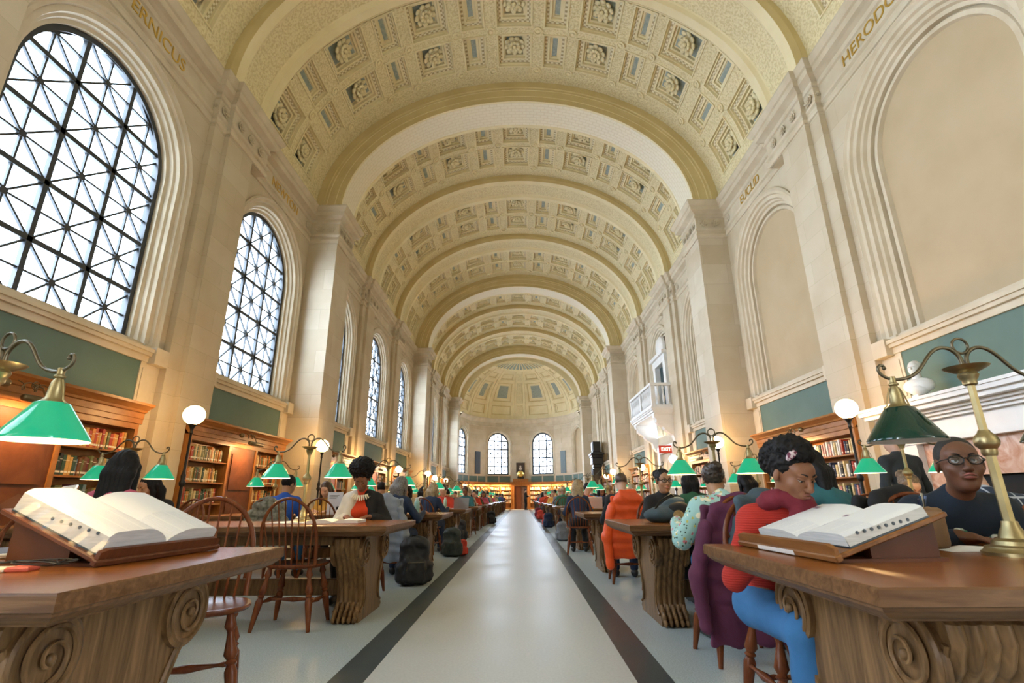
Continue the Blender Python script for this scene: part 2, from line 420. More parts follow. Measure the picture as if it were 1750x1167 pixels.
# unseen wall added behind the camera, closes the hall for the lighting
eb = MB(); eb.add([(-7, -3.4, 0), (7, -3.4, 0), (7, -3.4, 15), (-7, -3.4, 15)], [(0, 1, 2, 3)]); struct(eb.build('wall_back_added', M['stone']))

# ------------------------------------------------------------------ blocks, piers and the entablature
blk = MB()
for side in (-1, 1):
    def bx(x0, x1, y0, y1, z0, z1, mi=0):
        a, b = sorted((side * x0, side * x1)); blk.box(a, b, y0, y1, z0, z1, mi)
    for k in range(-2, 8):
        y = YK(k)
        if k in MAJOR:
            bx(5.35, XW + .1, y, y + 1.22, 0, 8.4, 1)
            bx(5.30, XW, y - .05, y + 1.27, 0, .25, 1)
            bx(5.32, XW, y - .03, y + 1.25, 8.28, 8.34, 1)
            if k < 7: bx(5.98, XW + .1, y + 1.22, y + 1.34, 2.42, 8.4)
        else:
            bx(6.08, XW + .1, y, y + .34, 0, 8.4); bx(5.98, XW + .1, y + .34, y + .64, 0, 8.4); bx(5.98, XW + .1, y + .64, y + 1.26, 2.42, 8.4)
            bx(6.05, XW, y - .02, y + .36, 0, .25); bx(5.95, XW, y + .32, y + .63, 0, .25)
struct(blk.build('trim_5', [M['stone'], M['stone_pier']]))
# entablature: one profile mitred along the plan of walls, blocks and piers
ENT = [(0, 8.33), (.03, 8.34), (.05, 8.40), (.02, 8.44), (.015, 8.50), (.06, 8.53), (.07, 8.57), (.012, 8.59), (.012, 8.93), (.05, 8.95), (.06, 8.99), (.03, 9.01), (.03, 9.08), (.10, 9.12), (.17, 9.15), (.18, 9.27), (.22, 9.29), (.28, 9.40), (.28, 9.44), (-.6, 9.46)]
def mitred(mb, path, prof, side, mi=0):
    """path: plan points (x,y); offsets go towards the middle of the hall"""
    n = len(path); offs = []
    for i in range(n):
        ds = []
        if i > 0: ds.append((Vector(path[i]) - Vector(path[i - 1])).normalized())
        if i < n - 1: ds.append((Vector(path[i + 1]) - Vector(path[i])).normalized())
        ns = [Vector((-d.y, d.x)) * side for d in ds]
        if len(ns) == 1: offs.append(ns[0])
        else:
            q = (ns[0] + ns[1]); q = q / q.length_squared * 2; offs.append(q)
    m = len(prof); v = []; f = []
    for p, o in zip(path, offs):
        for (d, z) in prof: v.append((p[0] + o.x * d, p[1] + o.y * d, z))
    for i in range(n - 1):
        for j in range(m - 1): f.append((i * m + j, (i + 1) * m + j, (i + 1) * m + j + 1, i * m + j + 1))
    mb.add(v, f, mi)
ent = MB()
for side in (-1, 1):
    path = []
    for k in range(-2, 8):
        y = YK(k)
        if k in MAJOR: path += [(6.2, y), (5.35, y), (5.35, y + 1.22), (5.98, y + 1.22), (5.98, y + 1.8), (6.2, y + 1.8)]
        else: path += [(6.2, y), (6.08, y), (6.08, y + .34), (5.98, y + .34), (5.98, y + 1.8), (6.2, y + 1.8)]
        if k == 7: path = path[:-3] + [(5.98, YEND + .05)]
    path = [(side * x, y) for x, y in path]
    mitred(ent, path, ENT, 1 if side > 0 else -1)
struct(ent.build('trim_6', M['stone_plain']))
def flower(mb, c, nrm, up, r, petals=9, h=.12, mi=0, ring=3):
    """carved rosette: rings of petals round a boss"""
    nrm = Vector(nrm).normalized(); up = Vector(up).normalized(); sx = up.cross(nrm).normalized(); up = nrm.cross(sx)
    R = Matrix((sx, up, nrm)).transposed().to_4x4(); R.translation = Vector(c)
    old = mb.M; mb.M = R if old is None else old @ R
    mb.lathe([(r * .62, 0), (r * .60, h * .25), (r * .3, h * .45)], 14, mi=mi)
    for q, (rr, hh, sz) in enumerate([(.74, .30, .34), (.40, .62, .24)][:ring]):
        for i in range(petals):
            a = 2 * PI * (i + q * .5) / petals
            c2 = Vector((math.cos(a) * r * rr, math.sin(a) * r * rr, h * hh))
            Rm = Matrix.Rotation(a, 3, 'Z') @ Matrix.Rotation(-.5, 3, 'Y')
            mb.ell(c2, (r * sz, r * sz * .82, h * .22), 7, 5, Rm, mi)
    mb.ell((0, 0, h * .72), (r * .2, r * .2, h * .32), 10, 6, None, mi)
    mb.M = old
# rosettes carved on the frieze of the blocks and piers
fr = MB()
for side in (-1, 1):
    for k in range(0, 8):
        y = YK(k)
        if k in MAJOR:
            for i in range(4): flower(fr, (side * 5.33, y + .18 + .29 * i, 8.76), (-side, 0, 0), (0, 0, 1), .11, 6, .06, 0, 2)
            for i in range(2): flower(fr, (side * (5.56 + .34 * i), y - .015, 8.76), (0, -1, 0), (0, 0, 1), .13, 6, .06, 0, 2)
        else:
            flower(fr, (side * 6.06, y + .17, 8.76), (-side, 0, 0), (0, 0, 1), .13, 6, .06, 0, 2)
            flower(fr, (side * 6.145, y - .012, 8.76), (0, -1, 0), (0, 0, 1), .055, 6, .04, 0, 2)
            for i in range(3): flower(fr, (side * 5.96, y + .62 + .42 * i, 8.76), (-side, 0, 0), (0, 0, 1), .12, 6, .06, 0, 2)
        flower(fr, (side * 6.18, y + 2.05, 8.76), (-side, 0, 0), (0, 0, 1), .13, 6, .04, 0, 1)
        if k < 7: flower(fr, (side * 6.18, y + BAY - .3, 8.76), (-side, 0, 0), (0, 0, 1), .13, 6, .04, 0, 1)
struct(fr.build('trim_7', M['stone_plain'], smooth=50))
so = MB()
for side in (-1, 1):
    for k in range(-2, 8):
        y = YK(k); a, b = sorted((side * 5.99, side * 6.21)); so.box(a, b, y + (1.2), y + 1.79, 8.325, 8.36)
struct(so.build('trim_13', M['stone_plain']))
# gilt names cut in the frieze
def wall_text(s, side, yc, z, size, parent=None):
    cu = bpy.data.curves.new('gilt_name', 'FONT'); cu.body = s; cu.size = size; cu.align_x = 'CENTER'; cu.align_y = 'CENTER'; cu.extrude = .006; cu.space_character = 1.25
    ob = bpy.data.objects.new('gilt_name', cu); COL.objects.link(ob)
    R = Matrix(((0, 0, -side), (-side * -1 * -1, 0, 0), (0, 1, 0)))
    ob.matrix_world = Matrix.Translation((side * (XW - .022), yc, z)) @ (Matrix(((0, 0, -1), (-1, 0, 0), (0, 1, 0))) if side > 0 else Matrix(((0, 0, 1), (1, 0, 0), (0, 1, 0)))).to_4x4()
    cu.materials.append(M['gold']); dg = bpy.context.evaluated_depsgraph_get(); me = bpy.data.meshes.new_from_object(ob.evaluated_get(dg))
    o2 = bpy.data.objects.new('trim_8', me); COL.objects.link(o2); o2.matrix_world = ob.matrix_world; bpy.data.objects.remove(ob); struct(o2); return o2

# ------------------------------------------------------------------ the vault
VA, VB, VZ = 6.15, 4.76, 9.40
def V(phi, y, drop=0.0):
    """phi in degrees from the crown; drop > 0 hangs below the vault surface"""
    p = math.radians(phi); return ((VA - drop) * math.sin(p), y, VZ + (VB - drop) * math.cos(p))
class UVMB(MB):
    def __init__(s): super().__init__(); s.uv = []
    def addu(s, vs, fs, uvs, mi=0): s.add(vs, fs, mi); s.uv.extend(uvs)
    def add(s, vs, fs, mi=0):
        n0 = len(s.v); super().add(vs, fs, mi)
        while len(s.uv) < n0: s.uv.append((0, 0))
        return s
    def fin(s):
        while len(s.uv) < len(s.v): s.uv.append((0, 0))
def patch(mb, P, u0, u1, v0, v1, d, mi=0, nu=1, us=.1):
    for i in range(nu):
        a, b = u0 + (u1 - u0) * i / nu, u0 + (u1 - u0) * (i + 1) / nu
        mb.addu([P(a, v0, d), P(b, v0, d), P(b, v1, d), P(a, v1, d)], [(0, 1, 2, 3)], [(a * us, v0), (b * us, v0), (b * us, v1), (a * us, v1)], mi)
def coffer(mb, P, u0, u1, v0, v1, steps, us=.1, nu=3, nv=1):
    """nested frames; steps: (inset metres, depth, material of the flat ring); last one is the ground"""
    prev = (u0, u1, v0, v1); pd = 0
    def ring(A, B, da, db, mi):
        (a0, a1, a2, a3), (b0, b1, b2, b3) = A, B
        for (p0, p1, q0, q1, fixed) in ((a0, a1, b0, b1, 'lo'), (a0, a1, b0, b1, 'hi')):
            va, vb = (a2, b2) if fixed == 'lo' else (a3, b3)
            for i in range(nu):
                s0, s1 = i / nu, (i + 1) / nu
                x0, x1 = p0 + (p1 - p0) * s0, p0 + (p1 - p0) * s1; y0, y1 = q0 + (q1 - q0) * s0, q0 + (q1 - q0) * s1
                mb.addu([P(x0, va, da), P(x1, va, da), P(y1, vb, db), P(y0, vb, db)], [(0, 1, 2, 3)], [(x0 * us, va), (x1 * us, va), (y1 * us, vb), (y0 * us, vb)], mi)
        for (ua, ub) in ((a0, b0), (a1, b1)):
            for i in range(nv):
                s0, s1 = i / nv, (i + 1) / nv; x0, x1 = a2 + (a3 - a2) * s0, a2 + (a3 - a2) * s1; y0, y1 = b2 + (b3 - b2) * s0, b2 + (b3 - b2) * s1
                mb.addu([P(ua, x0, da), P(ua, x1, da), P(ub, y1, db), P(ub, y0, db)], [(0, 1, 2, 3)], [(ua * us, x0), (ua * us, x1), (ub * us, y1), (ub * us, y0)], mi)
    for (ins, dep, mi) in [q[:3] for q in steps]:
        iu = ins / us; cur = (prev[0] + iu, prev[1] - iu, prev[2] + ins, prev[3] - ins)
        if cur[1] <= cur[0] or cur[3] <= cur[2]: break
        ring(prev, prev, pd, dep, 0) if False else None
        ring(prev, cur, dep, dep, mi) if dep == pd else (ring(prev, prev, pd, dep, 0), ring(prev, cur, dep, dep, mi))
        prev = cur; pd = dep
    last = steps[-1]
    mi = last[3] if len(last) > 3 else last[2]
    for q in range(nv): patch(mb, P, prev[0], prev[1], prev[2] + (prev[3] - prev[2]) * q / nv, prev[2] + (prev[3] - prev[2]) * (q + 1) / nv, pd, mi, nu)
PHI_SQ = [(-5.0, 5.0), (17.7, 28.7), (41.3, 54.0), (69.5, 82.5)]
PHI_NA = [(8.0, 14.7), (31.7, 38.3), (58.3, 65.2)]
US = .1   # metres per degree, roughly
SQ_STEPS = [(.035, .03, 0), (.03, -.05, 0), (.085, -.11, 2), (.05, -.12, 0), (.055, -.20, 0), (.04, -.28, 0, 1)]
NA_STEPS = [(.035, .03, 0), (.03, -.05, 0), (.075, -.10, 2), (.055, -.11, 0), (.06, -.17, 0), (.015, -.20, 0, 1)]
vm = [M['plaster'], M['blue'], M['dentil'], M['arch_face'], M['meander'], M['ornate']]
def build_ros(name, r, h):
    mb = MB(); flower(mb, (0, 0, 0), (0, 0, 1), (0, 1, 0), r, 9, h); return mb.build(name, M['plaster'], smooth=60)
ros0 = None
for k in KS:
    if k < -1: continue
    y = YK(k); nxt = y + BAY; mb = UVMB(); major_next = (k + 1) in MAJOR
    # band of the rib at the near end of the bay
    N = 60
    def strip(prof):
        """prof: list of (y, drop, mi): swept over the whole arch"""
        for j in range(len(prof) - 1):
            (ya, da, _), (yb, db, mi) = prof[j], prof[j + 1]
            for i in range(N):
                a, b = -90 + 180 * i / N, -90 + 180 * (i + 1) / N
                mb.addu([V(a, ya, da), V(b, ya, da), V(b, yb, db), V(a, yb, db)], [(0, 1, 2, 3)], [(a * US, ya), (b * US, ya), (b * US, yb), (a * US, yb)], mi)
    if k in MAJOR:
        A = .80
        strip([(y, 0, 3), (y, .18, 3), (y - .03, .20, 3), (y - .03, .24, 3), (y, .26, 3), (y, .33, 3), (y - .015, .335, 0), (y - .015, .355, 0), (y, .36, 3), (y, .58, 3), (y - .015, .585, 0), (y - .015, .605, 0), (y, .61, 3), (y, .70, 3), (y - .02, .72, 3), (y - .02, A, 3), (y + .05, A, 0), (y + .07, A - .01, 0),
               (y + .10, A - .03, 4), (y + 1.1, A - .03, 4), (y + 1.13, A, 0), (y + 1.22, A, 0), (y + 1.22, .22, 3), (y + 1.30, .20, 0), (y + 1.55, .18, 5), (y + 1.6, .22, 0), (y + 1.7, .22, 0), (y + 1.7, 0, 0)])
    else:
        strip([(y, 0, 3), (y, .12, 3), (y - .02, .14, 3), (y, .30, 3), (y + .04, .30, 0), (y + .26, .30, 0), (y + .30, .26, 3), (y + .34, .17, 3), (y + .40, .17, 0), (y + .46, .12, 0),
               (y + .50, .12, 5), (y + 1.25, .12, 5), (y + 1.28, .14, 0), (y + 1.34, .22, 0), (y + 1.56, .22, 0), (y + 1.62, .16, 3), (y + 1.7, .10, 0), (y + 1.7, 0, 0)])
    rows = [(y + 1.78, y + 2.98), (y + 3.20, y + 4.40)] if k < 6 else [(y + 1.78, y + 2.98), (y + 3.2, y + 4.4)]
    ycuts = [y + 1.7, rows[0][0], rows[0][1], rows[1][0], rows[1][1], nxt]
    cells = []
    for (a, b) in PHI_SQ + PHI_NA:
        cells.append((a, b)); 
        if a > 0: cells.append((-b, -a))
    cells.sort()
    # ribs along the hall (between coffers) and across it
    edges = [-90] + [e for c in cells for e in c] + [90]
    for i in range(0, len(edges), 2):
        patch(mb, V, edges[i], edges[i + 1], ycuts[0], ycuts[5], 0, 5, max(1, int((edges[i + 1] - edges[i]) / 3)), US)
    for c in cells:
        for (a, b) in ((ycuts[0], ycuts[1]), (ycuts[2], ycuts[3]), (ycuts[4], ycuts[5])): patch(mb, V, c[0], c[1], a, b, 0, 5, 3, US)
    for (r0, r1) in rows:
        for c in cells:
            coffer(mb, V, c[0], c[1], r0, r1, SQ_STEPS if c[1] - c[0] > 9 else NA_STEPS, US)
    # small medallions where the ribs cross
    mids = [(edges[i] + edges[i + 1]) / 2 for i in range(2, len(edges) - 2, 2)]
    for ym in ((rows[0][1] + rows[1][0]) / 2, rows[0][0] - .09, rows[1][1] + .12):
        for ph in mids:
            p = Vector(V(ph, ym, 0)); n = (Vector((0, ym, VZ)) - p).normalized()
            pr = [(.13, 0), (.13, .04), (.10, .05), (.09, .012), (.055, .012), (.045, .045)]
            mb.lathe(pr, 12, p - n * .005, n, 0)
    mb.fin()
    co = struct(mb.build('ceiling', vm, recalc=False))
    for (r0, r1) in rows:
        for (a, b) in [c for c in cells if c[1] - c[0] > 9]:
            ph = (a + b) / 2; p = Vector(V(ph, (r0 + r1) / 2, -.27)); n = (Vector((0, p.y, VZ + .6)) - p).normalized()
            if ros0 is None: ros0 = build_ros('rosette', .33, .20); o = ros0
            else: o = ros0.copy(); COL.objects.link(o)
            o.parent = co; R = Vector((0, 0, 1)).rotation_difference(n).to_matrix().to_4x4(); R.translation = p; o.matrix_world = R
# unseen shell added behind the vault, stops daylight leaking through its joints
mb = UVMB()
for i in range(60):
    a, b = -93 + 186 * i / 60, -93 + 186 * (i + 1) / 60
    mb.add([V(a, -3.5, -.42), V(b, -3.5, -.42), V(b, YEND + .2, -.42), V(a, YEND + .2, -.42)], [(0, 1, 2, 3)], 0)
mb.fin(); struct(mb.build('ceiling', vm, recalc=False))
# closing arch (the front of the apse) and plain vault behind the camera
mb = UVMB(); y = YK(7)
def strip2(prof, N=60):
    for j in range(len(prof) - 1):
        (ya, da, _), (yb, db, mi) = prof[j], prof[j + 1]
        for i in range(N):
            a, b = -90 + 180 * i / N, -90 + 180 * (i + 1) / N
            mb.addu([V(a, ya, da), V(b, ya, da), V(b, yb, db), V(a, yb, db)], [(0, 1, 2, 3)], [(a * US, ya), (b * US, ya), (b * US, yb), (a * US, yb)], mi)
A = .80
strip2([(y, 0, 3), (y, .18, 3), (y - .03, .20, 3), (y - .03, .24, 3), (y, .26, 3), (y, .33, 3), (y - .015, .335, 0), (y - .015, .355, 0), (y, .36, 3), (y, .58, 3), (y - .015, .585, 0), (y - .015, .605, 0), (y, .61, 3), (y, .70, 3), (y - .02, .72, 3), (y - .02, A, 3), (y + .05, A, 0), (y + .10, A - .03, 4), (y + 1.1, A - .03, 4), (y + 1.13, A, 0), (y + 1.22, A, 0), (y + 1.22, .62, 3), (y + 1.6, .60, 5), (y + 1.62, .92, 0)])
mb.fin(); struct(mb.build('ceiling', vm, recalc=False))
mb = UVMB(); strip2([(-3.4, 0, 0), (YK(-1), 0, 0)]); mb.fin(); struct(mb.build('ceiling', vm, recalc=False))
# nothing shows above the vault; a plain closed roof keeps daylight out
rf = MB(); rf.box(-6.9, 6.9, -3.5, 51.8, 14.7, 14.8); 
struct(rf.build('ceiling', M['plaster']))

# ------------------------------------------------------------------ the apse
AC, AR = 45.2, 5.5
bounds = [-90, -61, -36.5, -9.5, 9.5, 36.5, 61, 90]
def APT(a, r=AR): a = math.radians(a); return (r * math.sin(a), AC + r * math.cos(a))
aw = MB(); atrim = MB(); agp = MB(); atan = MB()
for i in range(7):
    a0, a1 = bounds[i], bounds[i + 1]; p0, p1 = Vector(APT(a0)), Vector(APT(a1)); L = (p1 - p0).length; e = (p1 - p0) / L; nout = Vector((-e.y, e.x))
    if nout.dot((p0 + p1) / 2 - Vector((0, AC))) < 0: nout = -nout
    def T(s, z, d, p0=p0, e=e, n=nout): q = p0 + e * s + n * d; return (q.x, q.y, z)
    if i in (0, 2, 4, 6):
        R, zs, zb = 1.1, 6.05, 3.15
        arch_wall(aw, 0, L, 0, 8.5, L / 2, R + .26, zs, zb, T)
        arch_sweep(atrim, [(R + .26, 0), (R + .26, -.04), (R + .2, -.05), (R + .18, 0), (R + .08, .02), (R + .06, .1), (R, .12), (R, .36)], L / 2, zs, zb, T)
        if i != 6:
            window(wn, T, L / 2, R, zs, zb, 5, .80, False, .28); wn += 1
            ld = bpy.data.lights.new('window_daylight', 'AREA'); ld.shape = 'RECTANGLE'; ld.size = 2.2; ld.size_y = 4.1
            lo = bpy.data.objects.new('window_daylight', ld); COL.objects.link(lo); ld.cycles.is_portal = True
            c = Vector(T(L / 2, 5.2, .55)); lo.location = c
            lo.rotation_euler = Vector((-nout.x, -nout.y, 0)).to_track_quat('-Z', 'Y').to_euler()
        else:
            P = arch_path(L / 2, zs, zb); v = [T(y + R * c, z + R * s, .3) for c, s, y, z in P]; atan.add(v, [tuple(range(len(v)))])
        v = [T(s, z, d) for d in (-.1, .3) for s, z in ((.05, 3.03), (L - .05, 3.03), (L - .05, 3.15), (.05, 3.15))]
        atrim.add(v, [(0, 1, 2, 3), (7, 6, 5, 4), (0, 4, 5, 1), (1, 5, 6, 2), (2, 6, 7, 3), (3, 7, 4, 0)])
    else:
        aw.add([T(0, 0, 0), T(L, 0, 0), T(L, 8.5, 0), T(0, 8.5, 0)], [(0, 1, 2, 3)])
    if i != 3:
        for (s0, s1) in ((.12, L / 2 - .06), (L / 2 + .06, L - .12)):
            agp.add([T(s0, 2.45, -.01), T(s1, 2.45, -.01), T(s1, 3.0, -.01), T(s0, 3.0, -.01)], [(0, 1, 2, 3)])
struct(aw.build('wall_apse', M['stone'])); struct(atrim.build('trim_9', M['stone_plain'], smooth=35)); struct(agp.build('trim_10', M['green_panel'])); struct(atan.build('trim_11', M['tan']))
# apse cornice
ac = MB(); prof = [(0, 7.68), (-.05, 7.72), (-.02, 7.8), (-.02, 8.1), (-.06, 8.12), (-.08, 8.2), (-.2, 8.3), (-.26, 8.38), (-.28, 8.5), (.3, 8.52)]
n = 48; v = []; f = []
for i in range(n + 1):
    x, yy = math.sin(-PI / 2 + PI * i / n), math.cos(-PI / 2 + PI * i / n)
    for d, z in prof: v.append(((AR - .12 + d) * x, AC + (AR - .12 + d) * yy, z))
m = len(prof)
for i in range(n):
    for j in range(m - 1): f.append((i * m + j, (i + 1) * m + j, (i + 1) * m + j + 1, i * m + j + 1))
ac.add(v, f); struct(ac.build('trim_12', M['stone_plain'], smooth=40))
# half dome with panels between ribs
def D(az, el, d=0.0):
    a, e = math.radians(az), math.radians(el); r = 5.32 - d
    return (r * math.cos(e) * math.sin(a), AC + r * math.cos(e) * math.cos(a), 8.5 + (4.75 - d) * math.sin(e))
dm = UVMB(); DS = [(.09, -.03, 0), (.10, -.07, 3), (.11, -.10, 0), (.12, -.12, 0)]
gores = [(-83, -67), (-59, -40), (-33, -9), (9, 33), (40, 59), (67, 83)]
els = [(4, 17), (19.5, 45), (48, 58)]
azs = [-90] + [e for g in gores for e in g] + [90]
els_all = [0] + [e for g in els for e in g] + [63]
for i in range(len(azs) - 1):
    for j in range(len(els_all) - 1):
        a0, a1, e0, e1 = azs[i], azs[i + 1], els_all[j], els_all[j + 1]
        if i % 2 == 1 and j % 2 == 1:
            cc = math.cos(math.radians((e0 + e1) / 2)); 
            def P2(u, w, d, cc=cc): return D(u, w / .0875 * 1.0, d)
            coffer(dm, P2, a0, a1, e0 * .0875, e1 * .0875, DS[:3] + [(.16, -.13, 0, 1 if j == 3 else 0)], .093 * cc, max(1, int((a1 - a0) / 5)), max(1, int((e1 - e0) / 6)))
        else:
            nu = max(1, int((a1 - a0) / 5)); nv = max(1, int((e1 - e0) / 6))
            for p in range(nu):
                for q in range(nv):
                    u0, u1 = a0 + (a1 - a0) * p / nu, a0 + (a1 - a0) * (p + 1) / nu; w0, w1 = e0 + (e1 - e0) * q / nv, e0 + (e1 - e0) * (q + 1) / nv
                    dm.add([D(u0, w0), D(u1, w0), D(u1, w1), D(u0, w1)], [(0, 1, 2, 3)], 0)
# central pilaster strip of the dome
for (e0, e1) in els:
    dm.add([D(-3, e0, .02), D(3, e0, .02), D(3, e1, .02), D(-3, e1, .02)], [(0, 1, 2, 3)], 5)
    for s in (-1, 1): dm.tube([D(s * 3.4, e0 + (e1 - e0) * t / 6, .02) for t in range(7)], .035, 5)
for az in [-86, -63, -36.5, -9 + 2.5, 6.5, 36.5, 63, 86]:
    dm.tube([D(az, 62 * t / 12, .01) for t in range(13)], .05, 5, 0)
# fan of panels round the eye
for i in range(36):
    a0, a1 = -90 + i * 5, -85 + i * 5
    for (e0, e1, mi, d) in ((63, 65, 0, 0), (65, 78, 1, -.04), (78, 80, 0, 0), (80, 90, 3, .0)):
        dm.add([D(a0, e0, d), D(a1, e0, d), D(a1, e1, d), D(a0, e1, d)], [(0, 1, 2, 3)], mi)
    if i % 2 == 0: dm.tube([D(a0, 64, .0), D(a0, 71, .0), D(a0, 79, .0)], .06, 5, 0)
for sg in (-1, 1):
    for i in range(30):
        e0, e1 = i * 3, i * 3 + 3
        def W(e, k): a = math.radians(e); return (sg * 5.32 * math.cos(a) * k + sg * (k - 1) * 2, AC - .02, 8.5 + 4.75 * math.sin(a) * k)
        dm.add([W(e0, .985), W(e1, .985), W(e1, 1.3), W(e0, 1.3)], [(0, 1, 2, 3)], 0)
for (za, zb_) in ((8.4, 8.6),): dm.add([(-7, AC + .01, 15), (7, AC + .01, 15), (7, AC + .01, 13.2), (-7, AC + .01, 13.2)], [(0, 1, 2, 3)], 0)
# a shell over the half dome keeps daylight to the windows
sh_ = MB(); sh_.box(-6.9, 6.9, AC + 6.3, AC + 6.4, 8.55, 14.7); sh_.box(-6.9, -6.8, AC - .2, AC + 6.4, 8.55, 14.7); sh_.box(6.8, 6.9, AC - .2, AC + 6.4, 8.55, 14.7); sh_.box(-6.9, -5.6, AC - .2, AC + 6.4, 8.53, 8.6); sh_.box(5.6, 6.9, AC - .2, AC + 6.4, 8.53, 8.6); struct(sh_.build('ceiling', M['plaster']))
dm.fin(); struct(dm.build('ceiling', vm, recalc=False))

# ================================================================== furniture
def wood(name, c1, c2, rough=.35, stretch=(1, 9, 9), scale=3.0):
    m = noise_mat(name, c1, c2, scale, rough, .08, 6, stretch, coord='Object', dist=1.2, spec=.22); return m
M['oak_top'] = wood('polished_oak_top', (.17, .047, .008), (.30, .10, .018), .25)
M['oak_edge'] = wood('worn_oak_edge', (.09, .038, .014), (.20, .10, .042), .4)
M['oak_leg'] = wood('carved_oak', (.10, .052, .021), (.27, .150, .065), .35, (9, 9, 1))
M['chair_wood'] = wood('cherry_chair_wood', (.11, .026, .010), (.20, .06, .02), .25, (6, 6, 1))
M['case_wood'] = wood('bookcase_oak', (.26, .095, .022), (.38, .16, .045), .35, (8, 1, 1))
M['case_dark'] = wood('bookcase_dark_oak', (.09, .028, .012), (.15, .05, .02), .4, (8, 1, 1))
M['stand_wood'] = wood('bookstand_oak', (.17, .065, .018), (.28, .12, .035), .35, (1, 8, 8))
M['brass'] = noise_mat('aged_brass', (.30, .235, .11), (.42, .34, .18), 9, .38, metal=.9)
M['brass_dark'] = noise_mat('dark_bronze', (.10, .085, .055), (.17, .14, .09), 9, .35, metal=.9)
M['shade_lit'] = new_mat('lit_green_glass', (.005, .24, .12), .08, 0, (.01, .60, .30), .13)
M['shade_unlit'] = new_mat('unlit_green_glass', (.001, .028, .019), .06)
M['shade_in'] = new_mat('white_shade_lining', (.85, .8, .65), .5, 0, (1, .78, .45), .7)
M['shade_in_off'] = new_mat('unlit_white_shade_lining', (.6, .58, .5), .5)
M['bulb'] = new_mat('lamp_bulb', (1, 1, 1), .4, 0, (1, .72, .38), 25)
M['globe'] = new_mat('lit_opal_globe', (1, .95, .85), .3, 0, (1, .60, .24), 15)
M['black_iron'] = new_mat('black_cast_iron', (.02, .018, .016), .4, .5)

# ---- library table
def leg_mesh():
    mb = MB()
    half = [(.13, 0), (.34, 0), (.35, .03), (.33, .08), (.27, .11), (.245, .16), (.25, .24), (.285, .33), (.335, .42), (.39, .50), (.44, .56), (.465, .62), (.46, .67), (.43, .70)]
    poly = half + [(-y, z) for y, z in reversed(half)]
    # drop the underside notch
    nx = 25; x0, x1 = .26, .48; v = []; f = []; n = len(poly)
    for i in range(nx):
        t = i / (nx - 1); fl = .010 * abs(math.sin(t * PI * 5)) if 0 < i < nx - 1 else 0
        for (y, z) in poly:
            s = 1 if y > 0 else -1; k = 1 if z > .09 and z < .69 else 0
            v.append((x0 + (x1 - x0) * t, y + s * fl * k * 1.5, z))
    for i in range(nx - 1):
        for j in range(n): f.append((i * n + j, (i + 1) * n + j, (i + 1) * n + (j + 1) % n, i * n + (j + 1) % n))
    f.append(tuple(range(n))); f.append(tuple(range(nx * n - 1, (nx - 1) * n - 1, -1)))
    mb.add(v, f)
    # raised border following the outline on both faces
    for xf in (x0 - .004, x1 + .004):
        for s in (-1, 1):
            pts = [(xf, s * (y - .035), z) for y, z in half[4:12]]
            mb.tube(pts, .011, 6); pts = [(xf, s * (y - .012), z) for y, z in half[3:12]]; mb.tube(pts, .010, 6)
    return mb
def volute_mesh():
    out = []
    for xf, sg in ((.26, -1), (.48, 1)):
        for s in (-1, 1):
            mb = MB(); out.append(mb); cy, cz, R = s * .325, .565, .128
            mb.lathe([(R, 0), (R, .022), (R - .012, .028), (R - .03, .020)], 28, (xf, cy, cz), (sg, 0, 0))
            pts = []; rad = []
            for i in range(70):
                t = i / 69; a = PI / 2 * 1.0 - s * sg * 0 + t * 2 * PI * 2.6; r = R * .93 * (1 - t) ** .85 + .008
                pts.append((xf + sg * (.020 + .022 * t), cy - s * r * math.cos(a), cz + r * math.sin(a))); rad.append(.0115 * (1 - .55 * t))
            mb.tube(pts, rad, 6)
            mb.ell((xf + sg * .034, cy, cz), (.014, .017, .017), 10, 6)
    return out
def claw_mesh():
    out = []
    for s in (-1, 1):
        mb = MB(); out.append(mb); mb.box(.262, .478, *sorted((0, s * .3)), 0, .03)
        for i in range(5):
            x = .282 + .044 * i
            mb.ell((x, s * .345, .062), (.021, .05, .045), 10, 6)
            mb.ell((x, s * .385, .03), (.018, .028, .03), 10, 6)
            mb.tube([(x, s * .30, .15), (x, s * .325, .10), (x, s * .35, .06)], [.016, .02, .02], 7)
    return out
